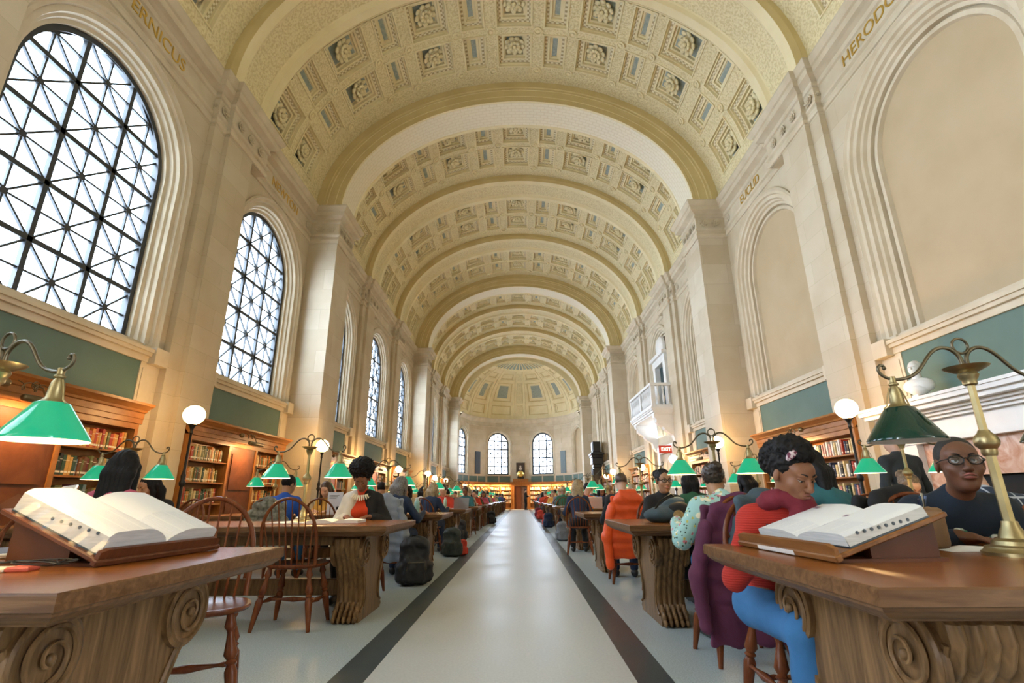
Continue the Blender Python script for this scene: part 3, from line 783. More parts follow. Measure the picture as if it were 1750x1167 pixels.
def make_table(fine=True):
    root = empty('library_table')
    L, W = 3.75, .62; b = MB()
    # top with moulded edge: rings of a stacked profile
    prof = [(.0, .785), (0, .785), (.004, .785), (.0, .775), (-.004, .745), (.010, .74), (.012, .732), (.03, .722), (.045, .705), (.06, .70), (.10, .70)]
    prof = [(0.006, .785), (0, .779), (0, .742), (.010, .738), (.012, .730), (.022, .722), (.036, .712), (.052, .706), (.056, .700), (.14, .700)]
    v = []; f = []
    for (o, z) in prof: v += [(o, -W + o, z), (L - o, -W + o, z), (L - o, W - o, z), (o, W - o, z)]
    for i in range(len(prof) - 1):
        for j in range(4): f.append((i * 4 + j, i * 4 + (j + 1) % 4, i * 4 + 4 + (j + 1) % 4, i * 4 + 4 + j))
    b.add(v, f, 1); b.add(v[:4], [(0, 1, 2, 3)], 0); b.add(v[-4:], [(3, 2, 1, 0)], 1)
    b.build('tabletop', [M['oak_top'], M['oak_edge']], root)
    a = MB(); a.box(.3, L - .3, -.42, .42, .62, .70); a.build('apron', M['oak_leg'], root)
    lg = leg_mesh(); vo = volute_mesh(); cl = claw_mesh()
    if not fine:
        for q in vo + cl: lg.add(q.v, q.f)
    l0 = lg.build('leg', M['oak_leg'], root, smooth=40)
    if fine:
        for q in vo: q.build('scroll', M['oak_leg'], l0, smooth=50)
        for q in cl: q.build('claw_foot', M['oak_leg'], l0, smooth=60)
    l1 = copy_tree(l0, root); l1.location = (L - .74, 0, 0)
    s = MB(); s.bbox(.38, L - .38, -.035, .035, .16, .30, .01); s.build('stretcher', M['oak_leg'], root)
    return root

# ---- twin-arm reading lamp (origin on the table top)
def make_lamp(lit=True):
    root = empty('reading_lamp'); br, dk = M['brass'], M['brass_dark']
    b = MB(); b.lathe([(.105, 0), (.105, .012), (.095, .018), (.090, .030), (.070, .036), (.066, .050), (.045, .060), (.036, .085), (.028, .10), (.024, .12)], 24)
    b.build('base', br, root, smooth=40)
    p = MB(); p.lathe([(.019, .12), (.0175, .36)], 6); p.lathe([(.022, .36), (.026, .37), (.026, .385), (.038, .40), (.042, .415), (.036, .435), (.022, .45), (.018, .46)], 20)
    p.lathe([(.015, .46), (.0135, .64)], 6); p.build('pole', br, root, smooth=35)
    d = MB(); d.lathe([(.018, .64), (.024, .645), (.024, .66), (.03, .668), (.036, .682), (.030, .694), (.045, .698), (.072, .712), (.078, .718), (.03, .714), (.012, .722)], 24); d.build('dish', br, root, smooth=40)
    r = MB(); r.tube([(.032 * math.cos(a), 0, .808 + .032 * math.sin(a)) for a in [2 * PI * i / 24 for i in range(24)]], .0055, 8, closed=True)
    r.build('ring', dk, root, smooth=60)
    def arm(s):
        P = [(.012, .715), (.010, .735), (.014, .762), (.030, .785), (.056, .800), (.085, .802), (.115, .790), (.145, .762), (.172, .728), (.200, .698), (.235, .678), (.275, .668), (.305, .668), (.335, .676), (.356, .694), (.360, .716), (.348, .730), (.333, .726), (.331, .714)]
        pts = [Vector((s * x, 0, z)) for x, z in P]
        # smooth by subdivision
        for _ in range(2):
            q = [pts[0]]
            for i in range(len(pts) - 1): q += [pts[i] * .75 + pts[i + 1] * .25, pts[i] * .25 + pts[i + 1] * .75]
            q.append(pts[-1]); pts = q
        m = MB(); n = len(pts); m.tube(pts, [.0085 - .003 * i / n for i in range(n)], 8); m.ell((s * .333, 0, .716), (.008, .008, .008), 8, 6)
        return m.build('arm', dk, root, smooth=60)
    for s in (-1, 1):
        arm(s); cx = s * .31
        k = MB(); k.lathe([(.012, .655), (.013, .672), (.011, .68)], 12, (cx, 0, 0)); k.lathe([(.012, .64), (.018, .645), (.018, .65), (.012, .655)], 14, (cx, 0, 0))
        k.lathe([(.040, .548), (.042, .553), (.034, .56), (.026, .57), (.024, .60), (.020, .625), (.012, .64)], 16, (cx, 0, 0))
        k.tube([(cx + s * .02, 0, .635), (cx + s * .034, 0, .60), (cx + s * .045, 0, .56), (cx + s * .06, 0, .548)], .0028, 5)
        k.tube([(cx - s * .02, 0, .635), (cx - s * .034, 0, .60), (cx - s * .045, 0, .56), (cx - s * .06, 0, .548)], .0028, 5)
        k.build('socket', br, root, smooth=50)
        h = MB(); h.lathe([(.046, .552), (.052, .549), (.131, .428), (.133, .424), (.133, .418)], 36, (cx, 0, 0), cap=False)
        h.lathe([(.131, .418), (.129, .424), (.050, .545), (.030, .547)], 36, (cx, 0, 0), mi=1, cap=False); h.lathe([(.133, .418), (.131, .418)], 36, (cx, 0, 0), mi=1, cap=False)
        h.build('shade', [M['shade_lit'] if lit else M['shade_unlit'], M['shade_in'] if lit else M['shade_in_off']], root, smooth=40, recalc=False)
        q = MB(); q.ell((cx, 0, .50), (.022, .022, .03), 10, 8); q.build('bulb', M['bulb'] if lit else M['shade_in_off'], root, smooth=180)
    return root

# ---- bow-back windsor chair (faces +y, origin on the floor under the seat)
def turned(mb, a, b, rs, n=10):
    a, b = Vector(a), Vector(b); L = (b - a).length
    mb.lathe([(r, t * L) for t, r in rs], n, a, b - a)
LEGP = [(0, .014), (.05, .018), (.12, .025), (.16, .015), (.19, .014), (.30, .022), (.38, .029), (.43, .017), (.455, .025), (.48, .017), (.53, .026), (.57, .026), (1, .0125)]
STRP = [(0, .007), (.1, .013), (.15, .009), (.2, .009), (.35, .014), (.5, .020), (.65, .014), (.8, .009), (.85, .009), (.9, .013), (1, .007)]
def hoop_pt(a):
    c, s = math.cos(a), math.sin(a)
    z = .475 + .505 * (s ** .72 if s > 0 else 0); x = .215 * c * (1 + .10 * s * (1 - s)) * (1.0 if s > .1 else 1)
    x = .195 * c + .03 * c * math.sin(2 * min(a, PI - a)) ; return Vector((x, -.165 - .125 * (z - .475) / .5, z))
def hoop_at(x):
    lo, hi = PI / 2, PI
    t = abs(x)
    a0, a1 = .02, PI / 2
    for _ in range(30):
        am = (a0 + a1) / 2
        if hoop_pt(am).x > t: a0 = am
        else: a1 = am
    p = hoop_pt((a0 + a1) / 2); p.x = x; return p
def chair_meshes():
    out = _chair_meshes()
    for l in out.values():
        for m in l: m.v = [(x * 1.13, y * 1.06, z * 1.03) for x, y, z in m.v]
    return out
def _chair_meshes():
    out = {}
    s = MB(); n = 32; top = []; 
    def outline(r):
        pts = []
        for i in range(n):
            a = 2 * PI * i / n; c, q = math.cos(a), math.sin(a)
            pts.append(((.225 + .012 * q) * (abs(c) ** .75) * (1 if c > 0 else -1) * r, .205 * (abs(q) ** .8) * (1 if q > 0 else -1) * r + .0))
        return pts
    v = []; f = []
    for r, z in ((.80, .438), (.97, .452), (1, .464), (.985, .474), (.90, .476), (.6, .463), (.25, .460)):
        v += [(x, y, z + (.012 if False else 0)) for x, y in outline(r)]
    for j in range(6):
        for i in range(n): f.append((j * n + i, j * n + (i + 1) % n, (j + 1) * n + (i + 1) % n, (j + 1) * n + i))
    f.append(tuple(range(n - 1, -1, -1))); f.append(tuple(range(6 * n, 7 * n))); s.add(v, f); out['seat'] = [s]
    h = MB(); h.tube([hoop_pt(.0 + PI * i / 48) for i in range(49)], .0125, 8); out['back_hoop'] = [h]
    sp = []
    for i in range(8):
        x = -.168 + .336 * i / 7; m = MB(); p1 = hoop_at(x * 1.08); p0 = Vector((x * .86, -.165, .468))
        m.tube([p0, p0.lerp(p1, .25), p0.lerp(p1, .5), p1], [.0055, .0075, .006, .0045], 6); sp.append(m)
    out['spindle'] = sp
    lg = []; feet = []
    for sx in (-1, 1):
        for sy in (-1, 1):
            a = (sx * .145, sy * .13, .445); b = (sx * .205, sy * .205, 0); m = MB(); turned(m, a, b, LEGP); lg.append(m); feet.append((Vector(a), Vector(b)))
    out['leg'] = lg; st = []
    P = lambda i, t: feet[i][0].lerp(feet[i][1], t)
    for i, j in ((0, 1), (2, 3)): m = MB(); turned(m, P(i, .56), P(j, .56), STRP, 8); st.append(m)
    m = MB(); turned(m, (P(0, .56) + P(1, .56)) / 2, (P(2, .56) + P(3, .56)) / 2, STRP, 8); st.append(m); out['stretcher'] = st
    return out
CM = chair_meshes()
def make_chair():
    r = empty('windsor_chair')
    for nm, l in CM.items():
        for m in l: m.build(nm, M['chair_wood'], r, smooth=50)
    return r
def make_chair_small():
    m = MB()
    for l in CM.values():
        for q in l: m.add(q.v, q.f)
    return m.build('windsor_chair', M['chair_wood'], smooth=50)

ROWN = {1: 'window-side', -1: 'fireplace-side'}
ORD = ['zeroth', 'first', 'second', 'third', 'fourth', 'fifth', 'sixth', 'seventh', 'eighth', 'ninth', 'tenth', 'eleventh', 'twelfth', 'thirteenth', 'fourteenth', 'fifteenth']
def side_name(s): return 'window-side row' if s < 0 else 'fireplace-side row'
TY = {-1: [1.96, 5.10, 8.22], 1: [1.99, 4.94, 8.06]}
for s in (-1, 1):
    while TY[s][-1] < 44: TY[s].append(TY[s][-1] + 3.18)
NT = min(len(TY[-1]), len(TY[1]))
TZ = .785
def txy(s, i, off, dy=0):
    """point over table i (0-based) of side s: off metres in from its aisle end"""
    return (AX + s * (1.0 + off), TY[s][i] + dy)
tab0 = None; tab1 = None; lampL = None; lampoff = None
for s in (-1, 1):
    for i in range(NT):
        if i < 3:
            if tab0 is None: t = tab0 = make_table()
            else: t = copy_tree(tab0)
        elif tab1 is None: t = tab1 = make_table(False)
        else: t = copy_tree(tab1)
        t.location = (AX + s * 1.0, TY[s][i], 0); t.rotation_euler = (0, 0, 0 if s > 0 else PI)
        n = {0: 'nearest', 1: 'second nearest'}.get(i, ORD[i + 1])
        tag(t, 'long carved oak reading table, %s in the %s' % (n, side_name(s)), 'table', 'oak reading tables along the aisle')
        for j, off in enumerate((.97, 2.75)):
            lit = not (s == 1 and i == 0 and j == 0)
            if lit: 
                if lampL is None: l = lampL = make_lamp(True)
                else: l = copy_tree(lampL)
            else: l = make_lamp(False)
            l.location = (*txy(s, i, off), TZ)
            if s < 0: l.rotation_euler = (0, 0, PI)
            if i == 0 and j == 0:
                if s < 0: l.location = (-1.925, 1.83, TZ); l.rotation_euler = (0, 0, PI - .22)
                else: l.location.y = 2.05
            if lit: tag(l, 'brass twin-arm lamp with glowing green shades, %s end of %s table, %s' % ('aisle' if j == 0 else 'wall', ORD[i + 1], side_name(s)), 'lamp', 'green-shaded reading lamps')
            else: tag(l, 'large brass twin-arm lamp with unlit dark green shades on the nearest fireplace-side table', 'lamp', 'green-shaded reading lamps')
            if lit and i < 5:
                for q in (-1, 1):
                    pd = bpy.data.lights.new('lamp_light', 'POINT'); pd.energy = .5; pd.color = (1, .72, .4); pd.shadow_soft_size = .03
                    po = bpy.data.objects.new('lamp_light', pd); COL.objects.link(po); x, y = txy(s, i, off); po.location = (x + q * .31, y, TZ + .455)

# ---- standing globe lamps by the blocks
def make_globe():
    r = empty('globe_floor_lamp'); p = MB()
    p.lathe([(.16, 0), (.16, .03), (.12, .05), (.07, .12), (.05, .2), (.035, .3), (.03, .32), (.045, .34), (.03, .36), (.024, .4), (.022, 1.2), (.04, 1.22), (.05, 1.26), (.03, 1.30), (.04, 1.36), (.028, 1.40), (.02, 1.45), (.018, 2.0), (.03, 2.02), (.02, 2.05), (.035, 2.10), (.05, 2.13), (.075, 2.15)], 16)
    p.build('pole', M['black_iron'], r, smooth=40)
    g = MB(); g.ell((0, 0, 2.30), (.158, .158, .15), 28, 18); g.build('globe', M['globe'], r, smooth=180)
    return r
g0 = None
for s in (-1, 1):
    for k in range(0, 7):
        maj = k in MAJOR
        x, y = (s * 4.98, YK(k) - .48) if maj else (s * (5.15 if k == 0 else 5.55), YK(k) - .45 if k == 0 else YK(k) + .3)
        if g0 is None: g = g0 = make_globe()
        else: g = copy_tree(g0)
        g.location = (x, y, 0)
        tag(g, 'lit opal globe on black iron post, %s from the camera along the %s wall' % (ORD[k + 1], 'window' if s < 0 else 'fireplace'), 'floor lamp', 'globe floor lamps along the walls')

# ---- bookcases
BOOKC = {'dark green': (.015, .055, .03), 'black': (.012, .012, .014), 'red': (.40, .035, .015), 'brown': (.14, .05, .015), 'tan': (.52, .29, .07), 'cream': (.64, .50, .24), 'orange': (.60, .19, .025), 'navy': (.02, .035, .09), 'olive': (.13, .13, .04), 'maroon': (.16, .02, .025), 'pink': (.55, .25, .22), 'white': (.7, .68, .62), 'grey-blue': (.16, .22, .25)}
BM = {k: noise_mat('book_cloth_' + k.replace(' ', '_').replace('-', '_'), tuple(c * .8 for c in v), v, 30, .6) for k, v in BOOKC.items()}
M['page'] = noise_mat('book_pages', (.60, .55, .44), (.72, .68, .58), 40, .8, stretch=(1, 1, 12))
M['label'] = new_mat('spine_label', (.72, .66, .5), .7)
def book_mesh(mb, w, d, h, mi=(0, 1, 2)):
    """spine towards -x... local: x depth (spine at 0), y width, z height"""
    mb.bbox(0, d, 0, w, 0, h, .003, mi[0]); mb.box(.006, d + .002, .004, w - .004, .004, h - .004, mi[1])
    mb.box(-.002, .0005, .003, w - .003, .03, .055, mi[2]); mb.box(-.0015, .0005, .002, w - .002, h * .72, h * .74, mi[2])
_bm = []
for (w, h) in ((.040, .24), (.052, .26), (.060, .23), (.046, .28), (.034, .22)):
    mb = MB(); book_mesh(mb, w, .17, h); o = mb.build('book', [BM['black'], M['page'], M['label']]); _bm.append((w, h, o)); 
_first = [True] * 5
def put_book(i, color, x, y, z, rot, label, group):
    w, h, o = _bm[i]
    if _first[i]: _first[i] = False
    else: o = o.copy(); COL.objects.link(o)
    o.material_slots[0].link = 'OBJECT'; o.material_slots[0].material = BM[color]
    o.location = (x, y, z); o.rotation_euler = (0, 0, rot); tag(o, label, 'book', group); return w
SHZ = [.16, .55, .94, 1.33, 1.72]; SHT = 2.06
far_books = MB(); FB = list(BOOKC)
def bookcase(T, L, sections, label, group, individual=None, palette=None, height=2.45, near_first=True, name='bookcase', door_mat=None, shelfz=None):
    """T(s,z,d): s along the front, d depth behind the front plane"""
    root = empty(name); tag(root, label, 'bookcase', group)
    SH = shelfz or SHZ
    def bx(mb, s0, s1, z0, z1, d0, d1, mi=0):
        v = [T(s, z, d) for d in (d0, d1) for s, z in ((s0, z0), (s1, z0), (s1, z1), (s0, z1))]
        mb.add(v, [(0, 1, 2, 3), (7, 6, 5, 4), (0, 4, 5, 1), (1, 5, 6, 2), (2, 6, 7, 3), (3, 7, 4, 0)], mi)
    c = MB(); bx(c, .003, L - .003, 0.002, SHT + .3, .245, .268); 
    xs = [0]
    for kind, w in sections: xs.append(xs[-1] + w)
    for x in xs: a = min(max(x - .035, 0), L - .07); bx(c, a, a + .07, 0, SHT, 0, .26)
    bx(c, .001, L - .001, SHT, SHT + .10, .001, .259); bx(c, .004, L - .004, .001, .14, .004, .257); c.build('carcass', M['case_wood'], root)
    co = MB(); pr = [(-.001, SHT + .08), (-.02, SHT + .09), (-.02, SHT + .16), (-.03, SHT + .17), (-.03, height - .14), (-.06, height - .13), (-.07, height - .10), (-.13, height - .06), (-.17, height - .04), (-.18, height - .005), (-.16, height), (.27, height)]
    v = []; m = len(pr)
    for s_, e in ((-.03, 0), (L + .03, 0)):
        for d, z in pr: v.append(T(s_, z, d))
    co.add(v, [(j, m + j, m + j + 1, j + 1) for j in range(m - 1)] + [tuple(range(m)), tuple(range(2 * m - 1, m - 1, -1))]); co.build('cornice', M['case_wood'], root)
    for q, (kind, w) in enumerate(sections):
        s0, s1 = xs[q] + .035, xs[q + 1] - .035
        if kind == 'door':
            d = MB(); bx(d, s0, s1, .14, SHT, .02, .06); bx(d, s0 + .10, s1 - .10, .35, 1.05, .005, .02); bx(d, s0 + .10, s1 - .10, 1.2, SHT - .15, .005, .02)
            dd = d.build('door', M['case_dark'], root); k = MB(); kp = T(s0 + .06, 1.05, -.01); k.ell(kp, (.018, .018, .018), 8, 6); k.build('knob', M['brass'], dd, smooth=180)
            continue
        for j, z in enumerate(SH):
            if j: sh = MB(); bx(sh, s0, s1, z - .025, z, .02, .25); sh.build('shelf', M['case_wood'], root)
    return root, xs
def side_T(s, y0):
    def T(a, z, d): return (s * (6.02 - .0 + d * .5 + 0), y0 + a, z)
    return T
def side_T(s, y0):
    return lambda a, z, d: (s * (5.92 + d), y0 + a, z)
PAL = {'warm': ['tan', 'orange', 'brown', 'dark green', 'cream', 'red', 'tan', 'olive', 'cream', 'orange'], 'dark': ['dark green', 'olive', 'black', 'brown', 'grey-blue', 'maroon', 'tan', 'dark green'], 'pale': ['pink', 'white', 'cream', 'red', 'pink', 'black', 'navy', 'white', 'dark green', 'cream']}
SHN = {1: 'fourth shelf', 2: 'third shelf', 3: 'second shelf', 4: 'top shelf'}
M['fixture'] = noise_mat('bronze_picture_light', (.14, .10, .05), (.25, .18, .09), 6, .4, metal=.8)
def picture_light(T, s, z, lab):
    r = empty('bookcase_lamp'); tag(r, lab, 'lamp', 'bronze scroll lamps over the bookcases')
    m = MB(); p0 = Vector(T(s - .28, z - .16, -.30)); p1 = Vector(T(s + .28, z - .16, -.30)); m.tube([p0, p0.lerp(p1, .03), p0.lerp(p1, .97), p1], [.03, .042, .042, .03], 10); m.build('shade', M['fixture'], r, smooth=60)
    a = MB(); pts = [Vector(T(s - .30 + .018 * i + .05 * math.sin(i * .9), z - .02 + .05 * math.cos(i * .9), -.22 - .004 * i)) for i in range(16)]; a.tube(pts, .007, 6)
    sp = [Vector(T(s - .1 + .06 * (1 - i / 30) * math.cos(i * .45), z + .0 + .06 * (1 - i / 30) * math.sin(i * .45), -.24)) for i in range(28)]; a.tube(sp, .007, 6)
    a.tube([Vector(T(s, z + .02, -.16)), Vector(T(s, z, -.24)), Vector(T(s, z - .12, -.30))], .01, 6); a.build('scroll_arm', M['fixture'], r, smooth=60)
    k = MB(); k.ell(T(s - .42, z - .02, -.20), (.05, .06, .05), 10, 6); k.build('leaf_finial', M['fixture'], r, smooth=60)
    ld = bpy.data.lights.new('bookcase_light', 'AREA'); ld.shape = 'RECTANGLE'; ld.size = .5; ld.size_y = .06; ld.energy = 17; ld.color = (1, .58, .24)
    lo = bpy.data.objects.new('bookcase_light', ld); COL.objects.link(lo); p = Vector(T(s, z - .2, -.30)); q = Vector(T(s, 1.2, .10)); lo.location = p
    lo.rotation_euler = (q - p).to_track_quat('-Z', 'Y').to_euler()
    return r
for s in (-1, 1):
    for k in range(-1, 7):
        if s == 1 and k in (-1, DOORBAY): continue
        y0 = YK(k) + (.72 if s < 0 else .66); L = 3.75 if s < 0 else 3.7
        
        if k in MAJOR: y0 = YK(k) + 1.30; L = 3.25
        T = side_T(s, y0)
        secs = [('shelf', L * .36), ('door', L * .29), ('shelf', L * .35)] if s < 0 else [('shelf', L / 2), ('shelf', L / 2)]
        lab = 'warm oak bookcase with moulded cornice under %s %s' % ({-1: 'the nearest', 0: 'the second', 1: 'the third', 2: 'the fourth', 3: 'the fifth', 4: 'the sixth', 5: 'the seventh', 6: 'the eighth'}[k], 'arched window' if s < 0 else 'blind arch')
        root, xs = bookcase(T, L, secs, lab, 'oak bookcases along the walls')
        if k < 5: picture_light(T, L / 2 - .1, 2.30, 'bronze scroll lamp on the bookcase under %s %s' % ({-1: 'the nearest', 0: 'the second', 1: 'the third', 2: 'the fourth', 3: 'the fifth', 4: 'the sixth', 5: 'the seventh', 6: 'the eighth'}[k], 'arched window' if s < 0 else 'blind arch'))
        ind = (s < 0 and k in (-1, 0)) or (s > 0 and k == 0)
        for q, (kind, w) in enumerate(secs):
            if kind == 'door': continue
            if s < 0 and k == -1 and q == 0: continue
            for j, z in enumerate(SHZ):
                if j < 2 and k < 1: continue
                pos = xs[q] + .05; end = xs[q + 1] - .10; n = 0; gap = random.uniform(0, .18) if j != 4 else .06
                pal = PAL['pale'] if s > 0 else (PAL['warm'] if (j == 4 or k == 0) else PAL['dark'])
                if ind:
                    while pos < end - gap:
                        bi = random.randrange(5) if s < 0 else random.choice([0, 1, 2, 3])
                        cn = random.choice(pal); n += 1; w_ = _bm[bi][0]
                        # spine towards the hall
                        x = s * (5.92 + .055 + random.uniform(0, .02)); y = y0 + pos + (0 if s > 0 else w_)
                        sec = {(-1, -1): 'nearest window bookcase', (-1, 0): 'second window bookcase', (1, 0): 'blind-arch bookcase'}[(s, k)]
                        put_book(bi, cn, x, y, z, 0 if s > 0 else PI, '%s book, %s along the %s, %s half, %s' % (cn, (ORD + ['sixteenth', 'seventeenth', 'eighteenth', 'nineteenth', 'twentieth'] + ['%dth' % u for u in range(21, 60)])[n], SHN[j], 'near' if q == 0 else 'far', sec), 'books in the wall bookcases')
                        pos += w_ + (.004 if s < 0 else .012) + (.02 if s > 0 else 0)
                else:
                    while pos < end - gap:
                        h = random.uniform(.20, .29); w_ = random.uniform(.035, .07); mi = FB.index(random.choice(pal))
                        v = [T(a, zz, d) for d in (.05, .22) for a, zz in ((pos, z), (pos + w_, z), (pos + w_, z + h), (pos, z + h))]
                        far_books.add(v, [(0, 1, 2, 3), (7, 6, 5, 4), (0, 4, 5, 1), (1, 5, 6, 2), (2, 6, 7, 3), (3, 7, 4, 0)], mi); pos += w_ + .004
# bookcases round the apse with the door in the middle
for i in range(7):
    a0, a1 = bounds[i], bounds[i + 1]; p0, p1 = Vector(APT(a0, AR - .5)), Vector(APT(a1, AR - .5)); L = (p1 - p0).length; e = (p1 - p0) / L; nout = Vector((-e.y, e.x))
    if nout.dot((p0 + p1) / 2 - Vector((0, AC))) < 0: nout = -nout
    def T(s_, z, d, p0=p0, e=e, n=nout): q = p0 + e * s_ + n * d; return (q.x, q.y, z)
    if i == 3: continue
    nm = ['window-side end of', 'window-side flank of', 'window side of the door in', '', 'fireplace side of the door in', 'fireplace-side flank of', 'fireplace-side end of'][i]
    root, xs = bookcase(T, L, [('shelf', L / 2), ('shelf', L / 2)], 'lit oak bookcase with pale books, %s the far apse' % nm, 'oak bookcases round the apse')
    for q in range(2):
        for j, z in enumerate(SHZ):
            if j < 1: continue
            pos = xs[q] + .06
            while pos < xs[q + 1] - .12:
                h = random.uniform(.2, .29); w_ = random.uniform(.04, .08); mi = FB.index(random.choice(['cream', 'tan', 'white', 'pink', 'cream', 'orange', 'grey-blue']))
                v = [T(a, zz, d) for d in (.05, .22) for a, zz in ((pos, z), (pos + w_, z), (pos + w_, z + h), (pos, z + h))]
                far_books.add(v, [(0, 1, 2, 3), (7, 6, 5, 4), (0, 4, 5, 1), (1, 5, 6, 2), (2, 6, 7, 3), (3, 7, 4, 0)], mi); pos += w_ + .005
    ld = bpy.data.lights.new('bookcase_light', 'AREA'); ld.shape = 'RECTANGLE'; ld.size = 1.8; ld.size_y = .08; ld.energy = 30; ld.color = (1, .66, .3)
    lo = bpy.data.objects.new('bookcase_light', ld); COL.objects.link(lo); p = Vector(T(L / 2, 2.15, -.28)); q_ = Vector(T(L / 2, 1.3, .12)); lo.location = p; lo.rotation_euler = (q_ - p).to_track_quat('-Z', 'Y').to_euler()
tag(far_books.build('books', [BM[k] for k in FB], recalc=False), 'rows of mixed books filling the more distant bookcases', 'books', kind='stuff')

# door of the apse, with its frame, and what stands on it
YD = APT(0, AR * math.cos(math.radians(9.5)) - .45)[1]
d = struct(empty('door_1')); m = MB(); m.box(-.95, -.62, YD, YD + .4, 0, 2.08); m.box(.62, .95, YD, YD + .4, 0, 2.08); m.box(-.96, .96, YD - .01, YD + .4, 2.08, 2.36); m.box(-1.0, 1.0, YD - .12, YD + .4, 2.36, 2.47); m.build('door_frame', M['case_wood'], d)
m = MB(); m.box(-.62, .05, YD + .18, YD + .24, 0, 2.08); m.box(-.50, -.08, YD + .165, YD + .18, .3, 1.0); m.box(-.50, -.08, YD + .165, YD + .18, 1.15, 1.9); m.build('door_panel', M['case_dark'], d)
m = MB(); m.box(.05, .62, YD + .30, YD + .34, 0, 2.08)
for i in range(12): m.box(.08, .58, YD + .27, YD + .30, .1 + .16 * i, .21 + .16 * i)
m.build('door_panel', noise_mat('louvred_dark_door', (.13, .07, .05), (.2, .11, .08), 5, .4), d)
pl = MB(); pl.bbox(-.75, .75, YD - .05, YD + .4, 2.47, 2.78, .02); tag(pl.build('plinth', M['case_wood']), 'oak plinth above the far door carrying the gilt globe', 'plinth')
g = empty('gilt_globe', (0, YD + .15, 2.78)); tag(g, 'gilt globe on dark feet standing above the far door', 'globe')
m = MB(); m.ell((0, 0, .42), (.33, .33, .33), 20, 14); m.build('sphere', M['gold'], g, smooth=180); m = MB(); m.lathe([(.3, 0), (.25, .05), (.1, .1), (.12, .14)], 14); 
for a in range(4): m.tube([(.36 * math.cos(a * PI / 2 + .7), .36 * math.sin(a * PI / 2 + .7), 0), (.37 * math.cos(a * PI / 2 + .7), .37 * math.sin(a * PI / 2 + .7), .2), (.2 * math.cos(a * PI / 2 + .7), .2 * math.sin(a * PI / 2 + .7), .12)], .03, 6)
m.build('stand', M['black_iron'], g, smooth=50)
pf = empty('framed_portrait', (0, YD + .32, 3.3)); tag(pf, 'dark framed portrait of a pale figure hanging behind the gilt globe', 'painting')
m = MB(); m.box(-.42, .42, -.03, .03, 0, .06); m.box(-.42, .42, -.03, .03, .94, 1.0); m.box(-.42, -.36, -.03, .03, 0, 1); m.box(.36, .42, -.03, .03, 0, 1); m.build('frame', M['brass_dark'], pf)
m = MB(); m.box(-.36, .36, 0, .02, .06, .94); m.build('canvas', new_mat('dark_canvas', (.05, .03, .02), .5), pf)
m = MB(); m.ell((0, -.005, .62), (.09, .01, .12), 12, 8); m.ell((0, -.005, .42), (.16, .01, .14), 12, 8); m.build('painted_figure', new_mat('pale_paint', (.6, .5, .4), .6), pf, smooth=180)
# vent panels on the apse walls
for s, mt, lb in ((-1, new_mat('black_vent', (.01, .014, .012), .5), 'tall black panel on the apse wall beside the window-side windows'), (1, noise_mat('grey_green_vent', (.08, .12, .12), (.16, .2, .2), 30, .5), 'tall grey-green grille on the apse wall beside the blind arch')):
    ps = sorted([bounds[1], bounds[2]]) if s < 0 else sorted([bounds[5], bounds[6]]); p0, p1 = Vector(APT(ps[0])), Vector(APT(ps[1])); mid = (p0 + p1) / 2; e = (p1 - p0).normalized(); n = Vector((-e.y, e.x)); n = n if n.dot(mid - Vector((0, AC))) < 0 else -n
    m = MB(); q = lambda a, z, d_: (mid.x + e.x * a + n.x * d_, mid.y + e.y * a + n.y * d_, z); m.add([q(a, z, d_) for d_ in (0, .05) for a, z in ((-.33, 3.2), (.33, 3.2), (.33, 5.25), (-.33, 5.25))], [(0, 1, 2, 3), (7, 6, 5, 4), (0, 4, 5, 1), (1, 5, 6, 2), (2, 6, 7, 3), (3, 7, 4, 0)])
    for i in range(18): z = 3.27 + .11 * i; m.add([q(a, zz, d_) for d_ in (.05, .065) for a, zz in ((-.27, z), (.27, z), (.27, z + .05), (-.27, z + .05))], [(0, 1, 2, 3), (7, 6, 5, 4), (0, 4, 5, 1), (1, 5, 6, 2), (2, 6, 7, 3), (3, 7, 4, 0)])
    tag(m.build('wall_grille', mt), lb, 'grille')

# ---- fireplace under the nearest blind arch
fp = empty('fireplace', (0, 0, 0)); tag(fp, 'white marble fireplace with deep moulded mantel and veined pink marble slips', 'fireplace')
yc = YK(-1) + WC
m = MB()
for (z0, z1, d_) in ((1.72, 1.80, .05), (1.80, 2.02, .02), (2.02, 2.06, .10), (2.06, 2.10, .16), (2.10, 2.14, .22), (2.14, 2.20, .34), (2.20, 2.26, .40), (2.26, 2.30, .42)): m.box(5.95 - d_, 6.25, yc - 1.55 - d_ * .6, yc + 1.65 + d_ * .6, z0, z1)
for i in range(40): m.box(5.82, 5.86, yc - 1.55 + .08 * i, yc - 1.51 + .08 * i, 2.065, 2.10)
m.build('mantel_shelf', M['white_stone'], fp)
m = MB()
for a in (yc - 1.5, yc + 1.3): m.box(5.92, 6.25, a, a + .3, 0, 1.72); m.box(5.88, 6.25, a - .03, a + .33, 0, .3)
m.build('jamb', M['white_stone'], fp)
m = MB(); m.box(6.02, 6.25, yc - 1.2, yc + 1.3, 1.25, 1.72); m.box(6.02, 6.25, yc - 1.2, yc - .85, 0, 1.25); m.box(6.02, 6.25, yc + .95, yc + 1.3, 0, 1.25); m.build('marble_slip', M['pink_marble'], fp)
m = MB(); m.box(6.10, 6.25, yc - .85, yc + .95, 0, 1.25); m.build('firebox', new_mat('near_black_firebox', (.015, .013, .012), .9), fp)  # near-black box closing the fireplace opening
